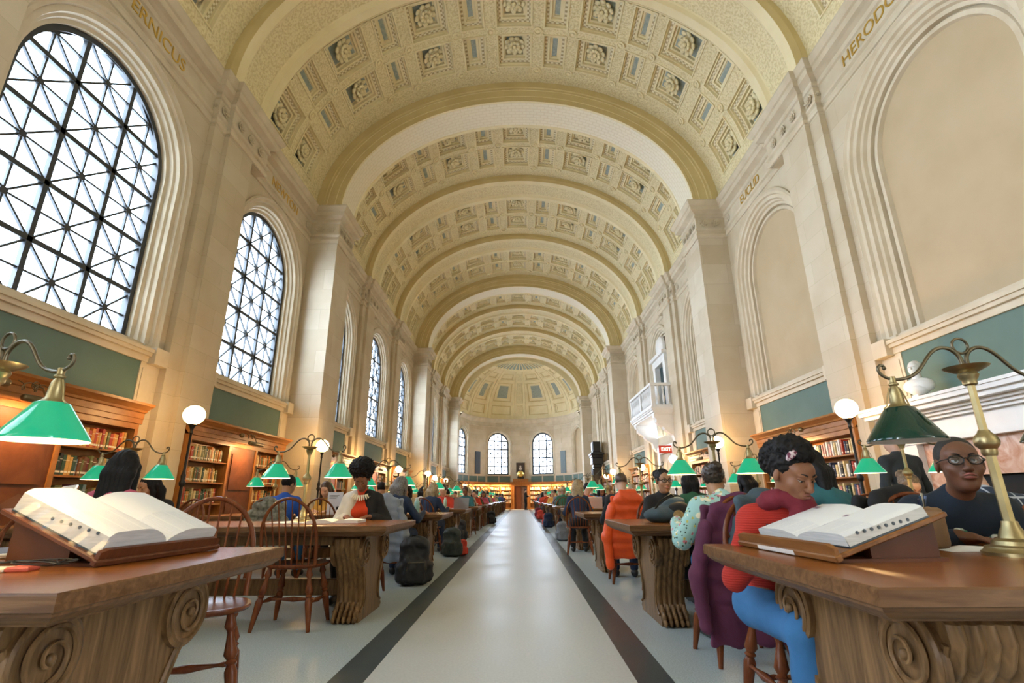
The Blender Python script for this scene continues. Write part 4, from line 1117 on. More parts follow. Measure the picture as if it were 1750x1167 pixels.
# bust on the mantel
def bust(loc, rz, lab, sc_=1.0, mat=None):
    r = empty('marble_bust', loc, rz); tag(r, lab, 'bust'); r.scale = (sc_,) * 3; mt = mat or M['white_stone']
    m = MB(); m.lathe([(.10, 0), (.10, .03), (.06, .05), (.055, .09), (.08, .11)], 18); m.build('socle', mt, r, smooth=40)
    m = MB(); m.ell((0, .0, .22), (.20, .11, .12), 18, 10); m.ell((0, .02, .17), (.13, .10, .10), 16, 8); m.tube([(0, 0, .25), (0, .01, .40)], [.075, .055], 12)
    m.ell((0, .02, .47), (.075, .095, .115), 18, 12); m.ell((0, .055, .425), (.05, .055, .05), 12, 8); m.ell((0, .118, .47), (.014, .02, .025), 8, 6); m.ell((0, -.015, .51), (.085, .095, .09), 16, 10)
    for s in (-1, 1): m.ell((s * .078, 0, .465), (.012, .02, .028), 8, 6); m.ell((s * .03, .10, .495), (.022, .012, .008), 8, 5)
    m.build('head_and_shoulders', mt, r, smooth=70); return r
bust((5.86, 7.32, 2.30), math.radians(120), 'white marble bust standing at the far end of the mantel')
cd = MB(); cd.box(5.70, 5.705, 7.18, 7.30, 2.305, 2.37); tag(cd.build('card', new_mat('white_card', (.8, .82, .85), .6)), 'small white card propped in front of the marble bust', 'card')

# ---- balcony over the side door
bal = empty('balcony', (0, 0, 0)); tag(bal, 'carved white stone balcony with balusters over the side door', 'balcony')
by0, by1, bx0 = 19.65, 23.5, 5.2
m = MB()
for z0, z1, d_ in ((4.101, 4.16, -.06), (4.16, 4.24, 0), (4.24, 4.30, .04), (4.30, 4.38, .07)): m.box(bx0 - d_, 6.25, by0 - d_, by1 + d_, z0, z1)
m.build('floor_slab', M['white_stone'], bal)
m = MB(); m.box(bx0 - .04, bx0 + .16, by0 - .04, by1 + .04, 5.22, 5.32)
for a in (by0, by1 - .12): m.box(bx0 + .17, 6.2, a - .035, a + .155, 5.222, 5.318)
m.box(bx0 - .02, bx0 + .14, by0 - .02, by1 + .02, 4.38, 4.46)
for a in (by0, by1 - .12): m.box(bx0 + .15, 6.2, a - .018, a + .138, 4.382, 4.458)
for a in (by0, (by0 + by1) / 2 - .06, by1 - .14): m.box(bx0 - .01, bx0 + .15, a, a + .14, 4.46, 5.22)
m.build('balustrade_rail', M['white_stone'], bal)
BP = [(.045, 0), (.045, .04), (.025, .06), (.03, .1), (.06, .22), (.062, .28), (.04, .38), (.022, .50), (.025, .60), (.05, .66), (.05, .70), (.035, .72), (.045, .76)]
bl0 = MB().lathe(BP, 12).build('baluster', M['white_stone'], bal, smooth=50); ii = 0
pos = [(bx0 + .07, by0 + .28 + .2 * i) for i in range(18) if abs(by0 + .28 + .2 * i - (by0 + by1) / 2) > .12] + [(bx0 + .28 + .2 * i, a) for a in (by0 + .06, by1 - .06) for i in range(4)]
for p in pos:
    o = bl0 if ii == 0 else bl0.copy()
    if ii: COL.objects.link(o)
    ii += 1; o.parent = bal; o.location = (p[0], p[1], 4.46)
for a in (by0 + .15, by1 - .45):
    m = MB(); pr = [(6.22, 4.10), (5.25, 4.10), (5.28, 3.98), (5.36, 3.90), (5.34, 3.80), (5.46, 3.68), (5.60, 3.62), (5.66, 3.50), (5.80, 3.38), (5.95, 3.30), (6.0, 3.12), (6.1, 2.95), (6.22, 2.88)]
    m.prism(pr, a, a + .3); m.build('bracket', M['white_stone'], bal)
# upper doorway behind the balcony and side door below
d = struct(empty('door_2')); yb = 21.55
m = MB(); xs_ = 6.40
m.box(6.12, 6.49, yb - .95, yb - .62, 4.385, 6.5); m.box(6.12, 6.49, yb + .62, yb + .95, 4.385, 6.5); m.box(6.11, 6.5, yb - .96, yb + .96, 6.5, 6.8); m.box(6.0, 6.5, yb - 1.05, yb + 1.05, 6.8, 6.95)
m.lathe([(.52, 0), (.5, .1), (.4, .18), (.2, .22)], 20, (6.35, yb, 7.3), (-1, 0, 0)); m.build('door_frame', M['white_stone'], d, smooth=30)
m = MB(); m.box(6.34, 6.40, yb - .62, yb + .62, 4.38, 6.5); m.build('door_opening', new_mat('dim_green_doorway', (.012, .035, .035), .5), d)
d = struct(empty('door_3'))
m = MB(); m.box(6.05, 6.3, yb - 1.15, yb - .85, 0, 2.75); m.box(6.05, 6.3, yb + .85, yb + 1.15, 0, 2.75); m.box(6.04, 6.31, yb - 1.16, yb + 1.16, 2.75, 3.05); m.build('door_frame', M['white_stone'], d)
m = MB(); m.box(6.14, 6.19, yb - .85, yb + .85, 0, 2.75); m.box(6.13, 6.14, yb - .7, yb - .1, .3, 2.4); m.box(6.13, 6.14, yb + .1, yb + .7, .3, 2.4); m.build('door_panel', noise_mat('tan_door', (.38, .27, .16), (.45, .33, .2), 3, .5), d)
ex = empty('exit_sign', (5.82, 20.55, 2.66), PI / 2); tag(ex, 'red exit sign with glowing letters over the side door', 'sign')
m = MB(); m.box(0, .06, -.27, .27, 0, .30); m.build('sign_box', new_mat('sign_red', (.55, .05, .03), .5), ex)
def text_obj(s, size, mat, parent, M_, ext=.004, name='lettering'):
    cu = bpy.data.curves.new(name, 'FONT'); cu.body = s; cu.size = size; cu.align_x = 'CENTER'; cu.align_y = 'CENTER'; cu.extrude = ext
    ob = bpy.data.objects.new(name, cu); COL.objects.link(ob); bpy.context.view_layer.update(); dg = bpy.context.evaluated_depsgraph_get(); me = bpy.data.meshes.new_from_object(ob.evaluated_get(dg)); bpy.data.objects.remove(ob)
    me.transform(M_); me.materials.clear(); me.materials.append(mat)
    o = bpy.data.objects.new(name, me); COL.objects.link(o); o.parent = parent; return o
RX = Matrix(((0, 0, -1), (-1, 0, 0), (0, 1, 0))).to_4x4()     # faces -x, reads along -y
LX = Matrix(((0, 0, 1), (1, 0, 0), (0, 1, 0))).to_4x4()       # faces +x, reads along +y
text_obj('EXIT', .19, new_mat('lit_exit_letters', (1, .9, .7), .5, 0, (1, .85, .55), 1.5), ex, Matrix.Translation((-.006, 0, .15)) @ RX)
for (t, s, y_, z_, sz) in (('HERODOTUS', 1, YK(-1) + 3.25, 8.76, .34), ('EUCLID', 1, YK(0) + 3.3, 8.76, .34), ('COPERNICUS', -1, YK(-1) + 3.05, 8.76, .34), ('NEWTON', -1, YK(0) + 3.3, 8.76, .34)):
    o = text_obj(t, sz, M['gold'], None, Matrix.Translation((s * (XW - .02), y_, z_)) @ (RX if s > 0 else LX), .006, 'trim_8'); struct(o)

# ---- tall case clock beyond the second pier
cl = empty('tall_clock', (5.62, 38.2, 0), PI / 2); tag(cl, 'very tall dark carved clock standing against the fireplace-side wall far off', 'clock')
dkw = new_mat('ebonised_wood', (.015, .013, .012), .25)
m = MB(); m.bbox(-.5, .5, -.35, .35, 0, .9, .02); m.bbox(-.38, .38, -.28, .28, .9, 3.1, .02); m.tube([(-.32, .32, 1.0), (-.32, .32, 3.0)], .07, 10); m.tube([(.32, .32, 1.0), (.32, .32, 3.0)], .07, 10); m.build('case', dkw, cl)
m = MB()
for i, (w, z0, z1) in enumerate(((.45, 3.1, 3.3), (.55, 3.3, 3.8), (.62, 3.8, 3.95), (.70, 3.95, 4.1), (.5, 4.1, 4.2))): m.bbox(-w, w, -w * .7, w * .7, z0, z1, .02)
m.build('hood', dkw, cl)
m = MB(); m.bbox(-.4, .4, -.3, .3, 4.2, 4.95, .03); hd = m.build('clock_box', dkw, cl); m = MB(); m.lathe([(.3, 0), (.3, .03), (.26, .03)], 24, (0, .30, 4.58), (0, 1, 0)); m.build('dial', new_mat('pale_dial', (.4, .42, .42), .3), hd)

# ================================================================== organic shapes: distance fields meshed by surface nets
class SDF:
    def __init__(s): s.ops = []
    def cone(s, a, b, ra, rb, k=.02, sub=False):
        a, b = np.array(a, float), np.array(b, float); m = max(ra, rb)
        def f(X, Y, Z):
            ba = b - a; L2 = max(ba @ ba, 1e-9)
            px, py, pz = X - a[0], Y - a[1], Z - a[2]
            h = np.clip((px * ba[0] + py * ba[1] + pz * ba[2]) / L2, 0, 1)
            return np.sqrt((px - ba[0] * h) ** 2 + (py - ba[1] * h) ** 2 + (pz - ba[2] * h) ** 2) - (ra + (rb - ra) * h)
        s.ops.append((f, np.minimum(a, b) - m, np.maximum(a, b) + m, k, sub)); return s
    def ell(s, c, r, R=None, k=.02, sub=False):
        c = np.array(c, float); r = np.array(r, float); Q = np.eye(3) if R is None else np.array(R)[:3, :3]
        ext = np.sqrt(((Q * r[None, :]) ** 2).sum(1))
        def f(X, Y, Z):
            px, py, pz = X - c[0], Y - c[1], Z - c[2]
            q0 = (px * Q[0, 0] + py * Q[1, 0] + pz * Q[2, 0]) / r[0]; q1 = (px * Q[0, 1] + py * Q[1, 1] + pz * Q[2, 1]) / r[1]; q2 = (px * Q[0, 2] + py * Q[1, 2] + pz * Q[2, 2]) / r[2]
            n = np.sqrt(q0 * q0 + q1 * q1 + q2 * q2) + 1e-9; g = np.sqrt((q0 / r[0]) ** 2 + (q1 / r[1]) ** 2 + (q2 / r[2]) ** 2) + 1e-9
            return n * (n - 1) / g
        s.ops.append((f, c - ext, c + ext, k, sub)); return s
    def box(s, c, r, R=None, rd=.01, k=.01, sub=False):
        c = np.array(c, float); r = np.array(r, float); Q = np.eye(3) if R is None else np.array(R)[:3, :3]; ext = np.abs(Q) @ r
        def f(X, Y, Z):
            p = [X - c[0], Y - c[1], Z - c[2]]; q = [np.abs(p[0] * Q[0, i] + p[1] * Q[1, i] + p[2] * Q[2, i]) - (r[i] - rd) for i in range(3)]
            return np.sqrt(sum(np.maximum(t, 0) ** 2 for t in q)) + np.minimum(np.maximum(np.maximum(q[0], q[1]), q[2]), 0) - rd
        s.ops.append((f, c - ext, c + ext, k, sub)); return s
    def mesh(s, name, mat, parent=None, res=.012, fine=(), noise=None, infl=0.0, zmax=None, cut=None):
        lo = np.min([o[1] for o in s.ops if not o[4]], 0) - .03 - infl; hi = np.max([o[2] for o in s.ops if not o[4]], 0) + .03 + infl
        axs = []
        for d in range(3):
            iv = sorted([(f[0][d], f[1][d], f[2]) for f in fine]); x = lo[d]; out = [x]
            while x < hi[d]:
                st = res
                for (a, b, r) in iv:
                    if a - res * .5 <= x <= b: st = min(st, r)
                    elif x < a < x + st: st = max(a - x, r)
                x += st; out.append(x)
            axs.append(np.array(out))
        V_ = np.full([len(a) for a in axs], 1.0, dtype=np.float32)
        for f, l, h, k, sub in s.ops:
            mg = .05 + k + infl; sl = []
            for d in range(3):
                i0 = max(np.searchsorted(axs[d], l[d] - mg) - 1, 0); i1 = min(np.searchsorted(axs[d], h[d] + mg) + 1, len(axs[d])); sl.append(slice(i0, i1))
            if any(q.stop <= q.start for q in sl): continue
            X = axs[0][sl[0]][:, None, None]; Y = axs[1][sl[1]][None, :, None]; Z = axs[2][sl[2]][None, None, :]
            g = (f(X, Y, Z) - (0 if sub else infl)).astype(np.float32); v = V_[tuple(sl)]
            if sub: g = -g; hh = np.maximum(k - np.abs(v - g), 0) / k; V_[tuple(sl)] = np.maximum(v, g) + hh * hh * k / 4
            else: hh = np.maximum(k - np.abs(v - g), 0) / k; V_[tuple(sl)] = np.minimum(v, g) - hh * hh * k / 4
        if noise is not None: V_ += noise(axs[0][:, None, None], axs[1][None, :, None], axs[2][None, None, :]).astype(np.float32)
        if cut is not None: V_ = np.maximum(V_, cut(axs[0][:, None, None], axs[1][None, :, None], axs[2][None, None, :]).astype(np.float32))
        ins = V_ < 0; C8 = [(i, j, k) for i in (0, 1) for j in (0, 1) for k in (0, 1)]
        sh = [n - 1 for n in V_.shape]; cnt = np.zeros(sh, np.int8)
        for i, j, k in C8: cnt += ins[i:i + sh[0], j:j + sh[1], k:k + sh[2]]
        act = (cnt > 0) & (cnt < 8); I = np.argwhere(act); idx = np.full(sh, -1, np.int32); idx[act] = np.arange(len(I))
        P = [np.stack([axs[d][I[:, d] + c[d]] for d in range(3)], 1) for c in C8]; F = [V_[I[:, 0] + c[0], I[:, 1] + c[1], I[:, 2] + c[2]] for c in C8]
        acc = np.zeros((len(I), 3)); n = np.zeros(len(I))
        for a in range(8):
            for b in range(a + 1, 8):
                if sum(abs(C8[a][t] - C8[b][t]) for t in range(3)) != 1: continue
                m = (F[a] < 0) != (F[b] < 0)
                t = np.where(m, F[a] / np.where(m, F[a] - F[b], 1), 0)[:, None]
                acc += np.where(m[:, None], P[a] + (P[b] - P[a]) * t, 0); n += m
        vert = acc / np.maximum(n, 1)[:, None]; faces = []
        for d in range(3):
            e, g = [(1, 2), (2, 0), (0, 1)][d]
            A = [slice(None)] * 3; B = [slice(None)] * 3; A[d] = slice(0, -1); B[d] = slice(1, None)
            for q in (e, g): A[q] = slice(1, -1); B[q] = slice(1, -1)
            s0, s1 = ins[tuple(A)], ins[tuple(B)]; W = np.argwhere(s0 != s1)
            if not len(W): continue
            flip = s0[s0 != s1]
            base = W.copy(); base[:, e] += 1; base[:, g] += 1
            def cell(de, dg):
                c = base.copy(); c[:, e] -= de; c[:, g] -= dg; return idx[c[:, 0], c[:, 1], c[:, 2]]
            q = np.stack([cell(1, 1), cell(0, 1), cell(0, 0), cell(1, 0)], 1); q[~flip] = q[~flip][:, ::-1]; faces.append(q)
        fa = np.concatenate(faces) if faces else np.zeros((0, 4), int); fa = fa[(fa >= 0).all(1)]
        me = bpy.data.meshes.new(name); me.vertices.add(len(vert)); me.vertices.foreach_set('co', vert.ravel())
        me.loops.add(fa.size); me.loops.foreach_set('vertex_index', fa.ravel().astype(np.int32)); me.polygons.add(len(fa)); me.polygons.foreach_set('loop_start', np.arange(0, fa.size, 4, dtype=np.int32))
        me.polygons.foreach_set('use_smooth', np.ones(len(fa), bool)); me.update(calc_edges=True); me.validate(); me.materials.append(mat)
        o = bpy.data.objects.new(name, me); COL.objects.link(o)
        if parent is not None: o.parent = parent
        return o

def curl(amp, fr):
    return lambda X, Y, Z: amp * (np.sin(fr * X + 2 * np.sin(fr * .6 * Z)) * np.sin(fr * 1.1 * Y + 1.3 * np.sin(fr * .7 * X)) * np.sin(fr * .95 * Z + np.sin(fr * .5 * Y)))
def strands(amp, fr):
    return lambda X, Y, Z: amp * (np.sin(fr * X + 3 * np.sin(5 * Z)) + .6 * np.sin(fr * 1.7 * X + fr * .8 * Y + 2 * np.sin(7 * Z)))
def skin_mat(n, c):
    m = noise_mat(n, tuple(q * .88 for q in c), c, 14, .5); nt, b = nodes(m)
    b.inputs['Subsurface Weight'].default_value = .12; b.inputs['Subsurface Radius'].default_value = (.01, .004, .002); b.inputs['Subsurface Scale'].default_value = .5; return m
SK = {'dark': skin_mat('dark_brown_skin', (.17, .068, .034)), 'brown': skin_mat('brown_skin', (.27, .11, .052)), 'tan': skin_mat('light_brown_skin', (.46, .24, .13)), 'fair': skin_mat('fair_skin', (.66, .40, .28))}
LIP = {'dark': new_mat('lip_dark', (.30, .09, .07), .4), 'brown': new_mat('lip_brown', (.22, .07, .05), .4), 'tan': new_mat('lip_tan', (.45, .15, .12), .4), 'fair': new_mat('lip_fair', (.6, .25, .2), .4)}
HR = {'black': noise_mat('black_hair', (.003, .0025, .003), (.011, .009, .009), 90, .6, spec=.25), 'brown': noise_mat('brown_hair', (.035, .018, .010), (.10, .055, .03), 60, .45), 'dkbrown': noise_mat('dark_brown_hair', (.015, .009, .006), (.05, .03, .02), 60, .4),
      'blond': noise_mat('blond_hair', (.22, .14, .07), (.48, .36, .2), 60, .5), 'grey': noise_mat('grey_brown_hair', (.07, .06, .055), (.24, .21, .18), 50, .5), 'crop': noise_mat('cropped_dark_hair', (.012, .010, .009), (.03, .025, .022), 120, .7), 'light': noise_mat('light_brown_hair', (.12, .075, .04), (.28, .19, .11), 60, .5)}
def cloth(name, c, rough=.85, rib=None, k=.75):
    m = noise_mat('cloth_' + name, tuple(q * k for q in c), c, 6, rough, .2, 5, bscale=40); return m
WHITE_EYE = new_mat('eye_white', (.75, .72, .68), .2); IRIS = new_mat('dark_iris', (.02, .01, .006), .1); LENS = glass_mat(); FRAME = new_mat('black_spectacle_frame', (.01, .01, .01), .25)

def rot(yaw=0, pitch=0, roll=0):
    """pitch > 0 looks down, yaw > 0 turns to the person's left (ccw from above)"""
    return (Matrix.Rotation(math.radians(yaw), 3, 'Z') @ Matrix.Rotation(-math.radians(pitch), 3, 'X') @ Matrix.Rotation(math.radians(roll), 3, 'Y'))
def ik(a, t, l1, l2, pole):
    a, t, pole = Vector(a), Vector(t), Vector(pole); d = t - a; L = min(d.length, (l1 + l2) * .995); d.normalize(); t = a + d * L
    x = (l1 * l1 - l2 * l2 + L * L) / (2 * L); h = math.sqrt(max(l1 * l1 - x * x, 0)); p = (pole - d * pole.dot(d)).normalized(); return a + d * x + p * h, t
def person(name_label, pos, rz, skin='tan', hair='black', style='short', shirt=None, pants=None, lean=12, head=(25, 0), hands=None, stand=False, res=.014, female=False, seat=.46, shoes=None, group=None,
           face=True, glasses=False, headres=.006, handfine=True, sleeves=True, neck_tilt=0, twist=0, width=1.0, fist=False, legs=None, arm_w=1.0, eyes_down=True, collar=False, cat='person', fingers=True):
    root = empty('person', (pos[0], pos[1], 0), math.radians(rz)); tag(root, name_label, cat, group)
    w = (.93 if female else 1.0) * width
    L = math.radians(lean); u = Vector((0, math.sin(L), math.cos(L)))
    P = Vector((0, -.02, .93 if stand else seat + .10)); tw = Matrix.Rotation(math.radians(twist), 3, 'Z')
    ax_f = Vector((0, math.cos(L), -math.sin(L)))
    Nk = P + u * (.52 if stand else .50); Hp, Hy = head
    nd = (Vector((0, math.sin(L + math.radians(neck_tilt + Hp * .35)), math.cos(L + math.radians(neck_tilt + Hp * .35))))); nd = tw @ nd
    H = Nk + nd * .165; Rh = Matrix.Rotation(math.radians(twist), 3, 'Z') @ rot(Hy, Hp)
    sh = [Nk - u * .075 + tw @ Vector((s * (.140 if female else .160) * width, 0, 0)) for s in (-1, 1)]
    if hands is None: hands = [(-.13, .36, TZ + .03), (.13, .38, TZ + .03)] if not stand else [(-.30, .05, .78), (.30, .05, .78)]
    Rt = (Matrix.Rotation(-L, 3, 'X')); Rc = tw @ Rt
    arms = []
    for i, s in enumerate((-1, 1)):
        e, t = ik(sh[i], hands[i], .28, .26, (s * .6, -.35, -.9)); arms.append((sh[i], e, t))
    if stand: lg = [((s * .10, -.02, .90), (s * .11, 0.02, .50), (s * .12, -.02, .09), (s * .13, .14, .035)) for s in (-1, 1)]
    else: lg = legs or [((s * .09, .0, seat + .09), (s * .13, .43, seat + .07), (s * .12, .40, .10), (s * .13, .55, .035)) for s in (-1, 1)]
    def torso(S):
        S.ell(P + Vector((0, 0, .0)), (.165 * w, .125, .12), Rt, .04)
        S.ell(P + u * .16, (.135 * w, .10, .16), Rt, .05); S.ell(P + u * .34 + ax_f * .0, (.160 * w, .105, .165), Rc, .05)
        if female:
            for s in (-1, 1): S.ell(P + u * .33 + tw @ (ax_f * .075 + Vector((s * .07, 0, 0))), (.065, .055, .065), Rc, .04)
        S.cone(sh[0], sh[1], .050, .050, .05); S.cone(Nk - u * .03, sh[0], .046, .050, .05); S.cone(Nk - u * .03, sh[1], .046, .050, .05)
    def arm(S, i, infl=0, to=1.0):
        a, e, t = arms[i]; S.cone(a, e, .050 * arm_w, .040 * arm_w, .03); tt = e.lerp(t, to); S.cone(e, tt, .042 * arm_w, .042 * arm_w + (.026 - .042) * to, .02)
    def leg(S, i, to=1.0):
        a, k, an, tt = [Vector(q) for q in lg[i]]; S.cone(a, k, .088, .062, .05); S.cone(k, k.lerp(an, .45), .060, .058, .03); S.cone(k.lerp(an, .45), k.lerp(an, to), .058, .040, .03)
    def headops(S):
        def hp(v): return H + Rh @ Vector(v)
        S.cone(Nk - u * .03, hp((0, -.015, -.06)), .054 if not female else .048, .050 if not female else .044, .03)
        S.ell(hp((0, -.015, .035)), (.075, .095, .088), Rh, .02); S.ell(hp((0, .022, -.035)), (.062, .070, .075), Rh, .03); S.ell(hp((0, .052, -.092)), (.030, .030, .024), Rh, .03)
        S.ell(hp((0, .060, .045)), (.055, .030, .035), Rh, .03)
        for s in (-1, 1):
            S.ell(hp((s * .040, .060, -.020)), (.024, .022, .022), Rh, .025); S.ell(hp((s * .030, .098, .012)), (.019, .016, .012), Rh, .012, True)
            S.ell(hp((s * .079, -.010, .0)), (.010, .020, .031), Rh @ rot(s * -18), .008); S.ell(hp((s * .030, .085, .031)), (.022, .010, .007), Rh, .012)
            S.ell(hp((s * .012, .103, -.028)), (.009, .011, .009), Rh, .008)
        S.cone(hp((0, .090, .018)), hp((0, .112, -.020)), .008, .012, .012); S.ell(hp((0, .110, -.026)), (.012, .012, .010), Rh, .008)
        S.ell(hp((0, .088, -.055)), (.028, .014, .014), Rh, .012); S.ell(hp((0, .099, -.049)), (.020, .008, .0055), Rh, .004); S.ell(hp((0, .097, -.061)), (.019, .009, .0065), Rh, .004)
        S.ell(hp((0, .112, -.0552)), (.022, .012, .0016), Rh, .002, True)
    def handops(S, i):
        a, e, t = arms[i]; d = (t - e).normalized(); s = -1 if i == 0 else 1
        f = Vector((d.x, d.y, 0)); f = (f if f.length > .2 else Vector((0, 1, 0))).normalized(); 
        if stand: f = d
        up = Vector((0, 0, 1)) if not stand else Vector((s, 0, 0)); sd = f.cross(up).normalized() * (1 if not stand else 1)
        th = -s if not stand else 1
        pc = t + f * .045; Rm = Matrix((sd, f, up)).transposed()
        S.ell(pc, (.040, .048, .016), Rm, .012); S.cone(t - d * .02, pc, .025, .024, .015)
        if not fingers: S.ell(pc + f * .06 - up * .01, (.035, .04, .012), Rm, .01); return
        for j in range(4):
            o = (-.030 + .020 * j); ln = (.026, .030, .028, .022)[j if s * th > 0 else 3 - j]; b = pc + sd * o + f * .040
            bend = .55 if fist else .22; p = b; ang = -.05
            for q in range(3):
                ang -= bend; dd = f * math.cos(ang) + up * math.sin(ang) + sd * (.10 * (j - 1.5)) * .5; p2 = p + dd.normalized() * ln * (1, .85, .7)[q]; S.cone(p, p2, .0085 - .0008 * q, .008 - .0008 * q, .003); p = p2
        q = pc + sd * th * .034 - f * .015; q2 = q + (sd * th * .7 + f * .7 - up * .2).normalized() * .035; q3 = q2 + (sd * th * .15 + f - up * .3).normalized() * .028; S.cone(q, q2, .012, .010, .006); S.cone(q2, q3, .010, .008, .003)
    sk = SK[skin]; B = SDF(); torso(B); headops(B)
    for i in (0, 1): arm(B, i); leg(B, i); handops(B, i); a, k, an, tt = lg[i]; B.cone(an, tt, .035, .025, .02)
    fine = []
    hb = .15
    if face: fine.append((tuple(H - Vector((.1, .135, .13))), tuple(H + Vector((.1, .135, .13))), headres))
    if handfine:
        for i in (0, 1): t = arms[i][2]; fine.append((tuple(t - Vector((.06, .03, .05))), tuple(t + Vector((.06, .13, .04))), .008))
    B.mesh('body', sk, root, res, fine)
    if shirt is not None:
        S = SDF(); torso(S)
        for i in (0, 1): arm(S, i, 0, .93 if sleeves else .0)
        if sleeves is False:
            pass
        if collar: S.cone(Nk - u * .02, Nk + nd * .05, .062, .066, .03)
        S.cone(Nk - u * .05, Nk + nd * .012, .06, .050, .03)
        S.mesh('shirt', shirt, root, res, infl=.011, noise=curl(.004, 26), cut=(lambda X, Y, Z: -(Z - (P.z - .12)) + 0 * X + 0 * Y))
    if pants is not None:
        S = SDF(); S.ell(P, (.165 * w, .13, .12), Rt, .04)
        for i in (0, 1): leg(S, i, .97)
        S.mesh('trousers', pants, root, max(res, .014), infl=.012, noise=curl(.003, 30), cut=(lambda X, Y, Z: (Z - (P.z + .085)) + 0 * X + 0 * Y))
    sm = shoes or SHOE
    for i in (0, 1):
        a, k, an, tt = [Vector(q) for q in lg[i]]; S = SDF(); S.cone(Vector((an.x, an.y, .06)), (tt.x, tt.y, .036), .046, .036, .03); S.ell((an.x, an.y - .01, .05), (.042, .055, .05), None, .02); S.mesh('shoe', sm, root, .014, cut=(lambda X, Y, Z: -Z + .001 + 0 * X + 0 * Y))
    # hair
    def hp(v): return H + Rh @ Vector(v)
    S = SDF(); hm = HR[hair]; nz = strands(.0016, 260); hres = max(headres, .006)
    if style == 'crop':
        S.ell(hp((0, -.022, .042)), (.079, .094, .090), Rh, .01); S.ell(hp((0, .085, .0)), (.085, .052, .075), Rh, .01, True); S.ell(hp((0, .01, -.065)), (.1, .1, .07), Rh, .01, True); nz = curl(.0006, 300)
    elif style == 'short':
        S.ell(hp((0, -.025, .045)), (.086, .100, .096), Rh, .01); S.ell(hp((0, .095, -.005)), (.09, .052, .075), Rh, .01, True); S.ell(hp((0, .02, -.07)), (.1, .1, .07), Rh, .01, True)
    elif style in ('long', 'bob', 'straight'):
        S.ell(hp((0, -.025, .045)), (.088, .104, .100), Rh, .01); zl = {'long': .40, 'bob': .17, 'straight': .28}[style]
        for x in (-.065, -.03, .03, .065):
            S.cone(hp((x, -.05, .02)), hp((x, -.075, -.06)), .045, .045, .03); bb = hp((x, -.075, -.06)); S.cone(bb, bb + Vector((x * .2, -.02 - (.0 if style != 'long' else .04), -zl + .06)) + Rt @ Vector((0, 0, 0)), .045, .030 if style != 'bob' else .034, .03)
        for s in (-1, 1): c0 = hp((s * .078, .015, .02)); S.cone(c0, hp((s * .080, .015, -.05)), .026, .026, .02); S.cone(hp((s * .080, .015, -.05)), hp((s * .080, .015, -.05)) + Vector((s * .01, -.01, -zl * .45)), .026, .02, .02)
        S.ell(hp((0, .105, -.02)), (.062, .055, .085), Rh, .01, True); nz = strands(.0022, 220)
    elif style == 'bun':
        S.ell(hp((0, -.025, .042)), (.085, .102, .094), Rh, .01); S.ell(hp((0, .095, -.005)), (.09, .052, .08), Rh, .01, True); S.ell(hp((0, .03, -.09)), (.1, .1, .07), Rh, .01, True); S.ell(hp((.03, -.105, .075)), (.05, .04, .045), Rh, .012); nz = curl(.006, 120)
    elif style == 'afro':
        S.ell(hp((0, -.03, .125)), (.135, .125, .115), Rh, .02); S.ell(hp((0, -.045, .04)), (.10, .095, .09), Rh, .02); S.ell(hp((0, .11, -.02)), (.068, .07, .10), Rh, .02, True); nz = lambda X, Y, Z: curl(.014, 90)(X, Y, Z) + curl(.010, 190)(Y, Z, X)
    elif style == 'updo':
        S.ell(hp((0, -.035, .055)), (.092, .100, .092), Rh, .02); S.ell(hp((0, -.02, .125)), (.085, .09, .06), Rh, .02); S.ell(hp((0, -.105, .05)), (.085, .055, .09), Rh, .02); S.ell(hp((0, .04, .115)), (.06, .04, .03), Rh, .02)
        S.ell(hp((0, .115, -.015)), (.074, .068, .085), Rh, .015, True); nz = lambda X, Y, Z: curl(.009, 110)(X, Y, Z) + curl(.007, 210)(Y, Z, X)
    hobj = S.mesh('hair', hm, root, hres, noise=nz)
    if face and headres <= .007:
        for s in (-1, 1):
            m = MB(); m.ell(hp((s * .031, .074, .012)), (.0135, .0135, .0125), 14, 10, Rh); ey = m.build('eye', WHITE_EYE, root, smooth=180)
            g_ = -.006 if eyes_down else 0
            m = MB(); m.ell(hp((s * .031 + (0), .0845, .012 + g_)), (.0058, .004, .0058), 12, 8, Rh); m.build('iris', IRIS, ey, smooth=180)
            m = MB(); zc = .020 if not eyes_down else .0165; 
            m.ell(hp((s * .031, .0755, zc)), (.0165, .0142, .0085 if not eyes_down else .0105), 16, 10, Rh); m.build('eyelid', sk, root, smooth=180)
            m = MB(); pts = [hp((s * (.014 + .034 * t),   .0975 - .020 * t * t, .033 + .007 * math.sin(PI * t * .8))) for t in [q / 8 for q in range(9)]]; m.tube(pts, [.0026, .0034, .0036, .0036, .0034, .003, .0026, .002, .0012], 6); m.build('eyebrow', HR['black'] if hair in ('black', 'crop') else HR['dkbrown'], root, smooth=180)
            m = MB(); pts = [hp((s * (.019 + .025 * t), .0895 - .010 * t * t, (.0115 if not eyes_down else .0070) + .003 * math.sin(PI * t))) for t in [q / 6 for q in range(7)]]; m.tube(pts, .0011, 5); m.build('eyelash', IRIS, root)
        m = MB(); up_ = [hp((x, .1062 - abs(x) * .36, -.0495 + .0035 * math.cos(x * 120))) for x in [-.025 + .00417 * i for i in range(13)]]; m.tube(up_, [.001 + .0042 * math.sin(PI * i / 12) for i in range(13)], 8)
        lo_ = [hp((x, .1062 - abs(x) * .36, -.0612)) for x in [-.022 + .00367 * i for i in range(13)]]; m.tube(lo_, [.001 + .0050 * math.sin(PI * i / 12) for i in range(13)], 8); m.build('lips', LIP[skin], root, smooth=180)
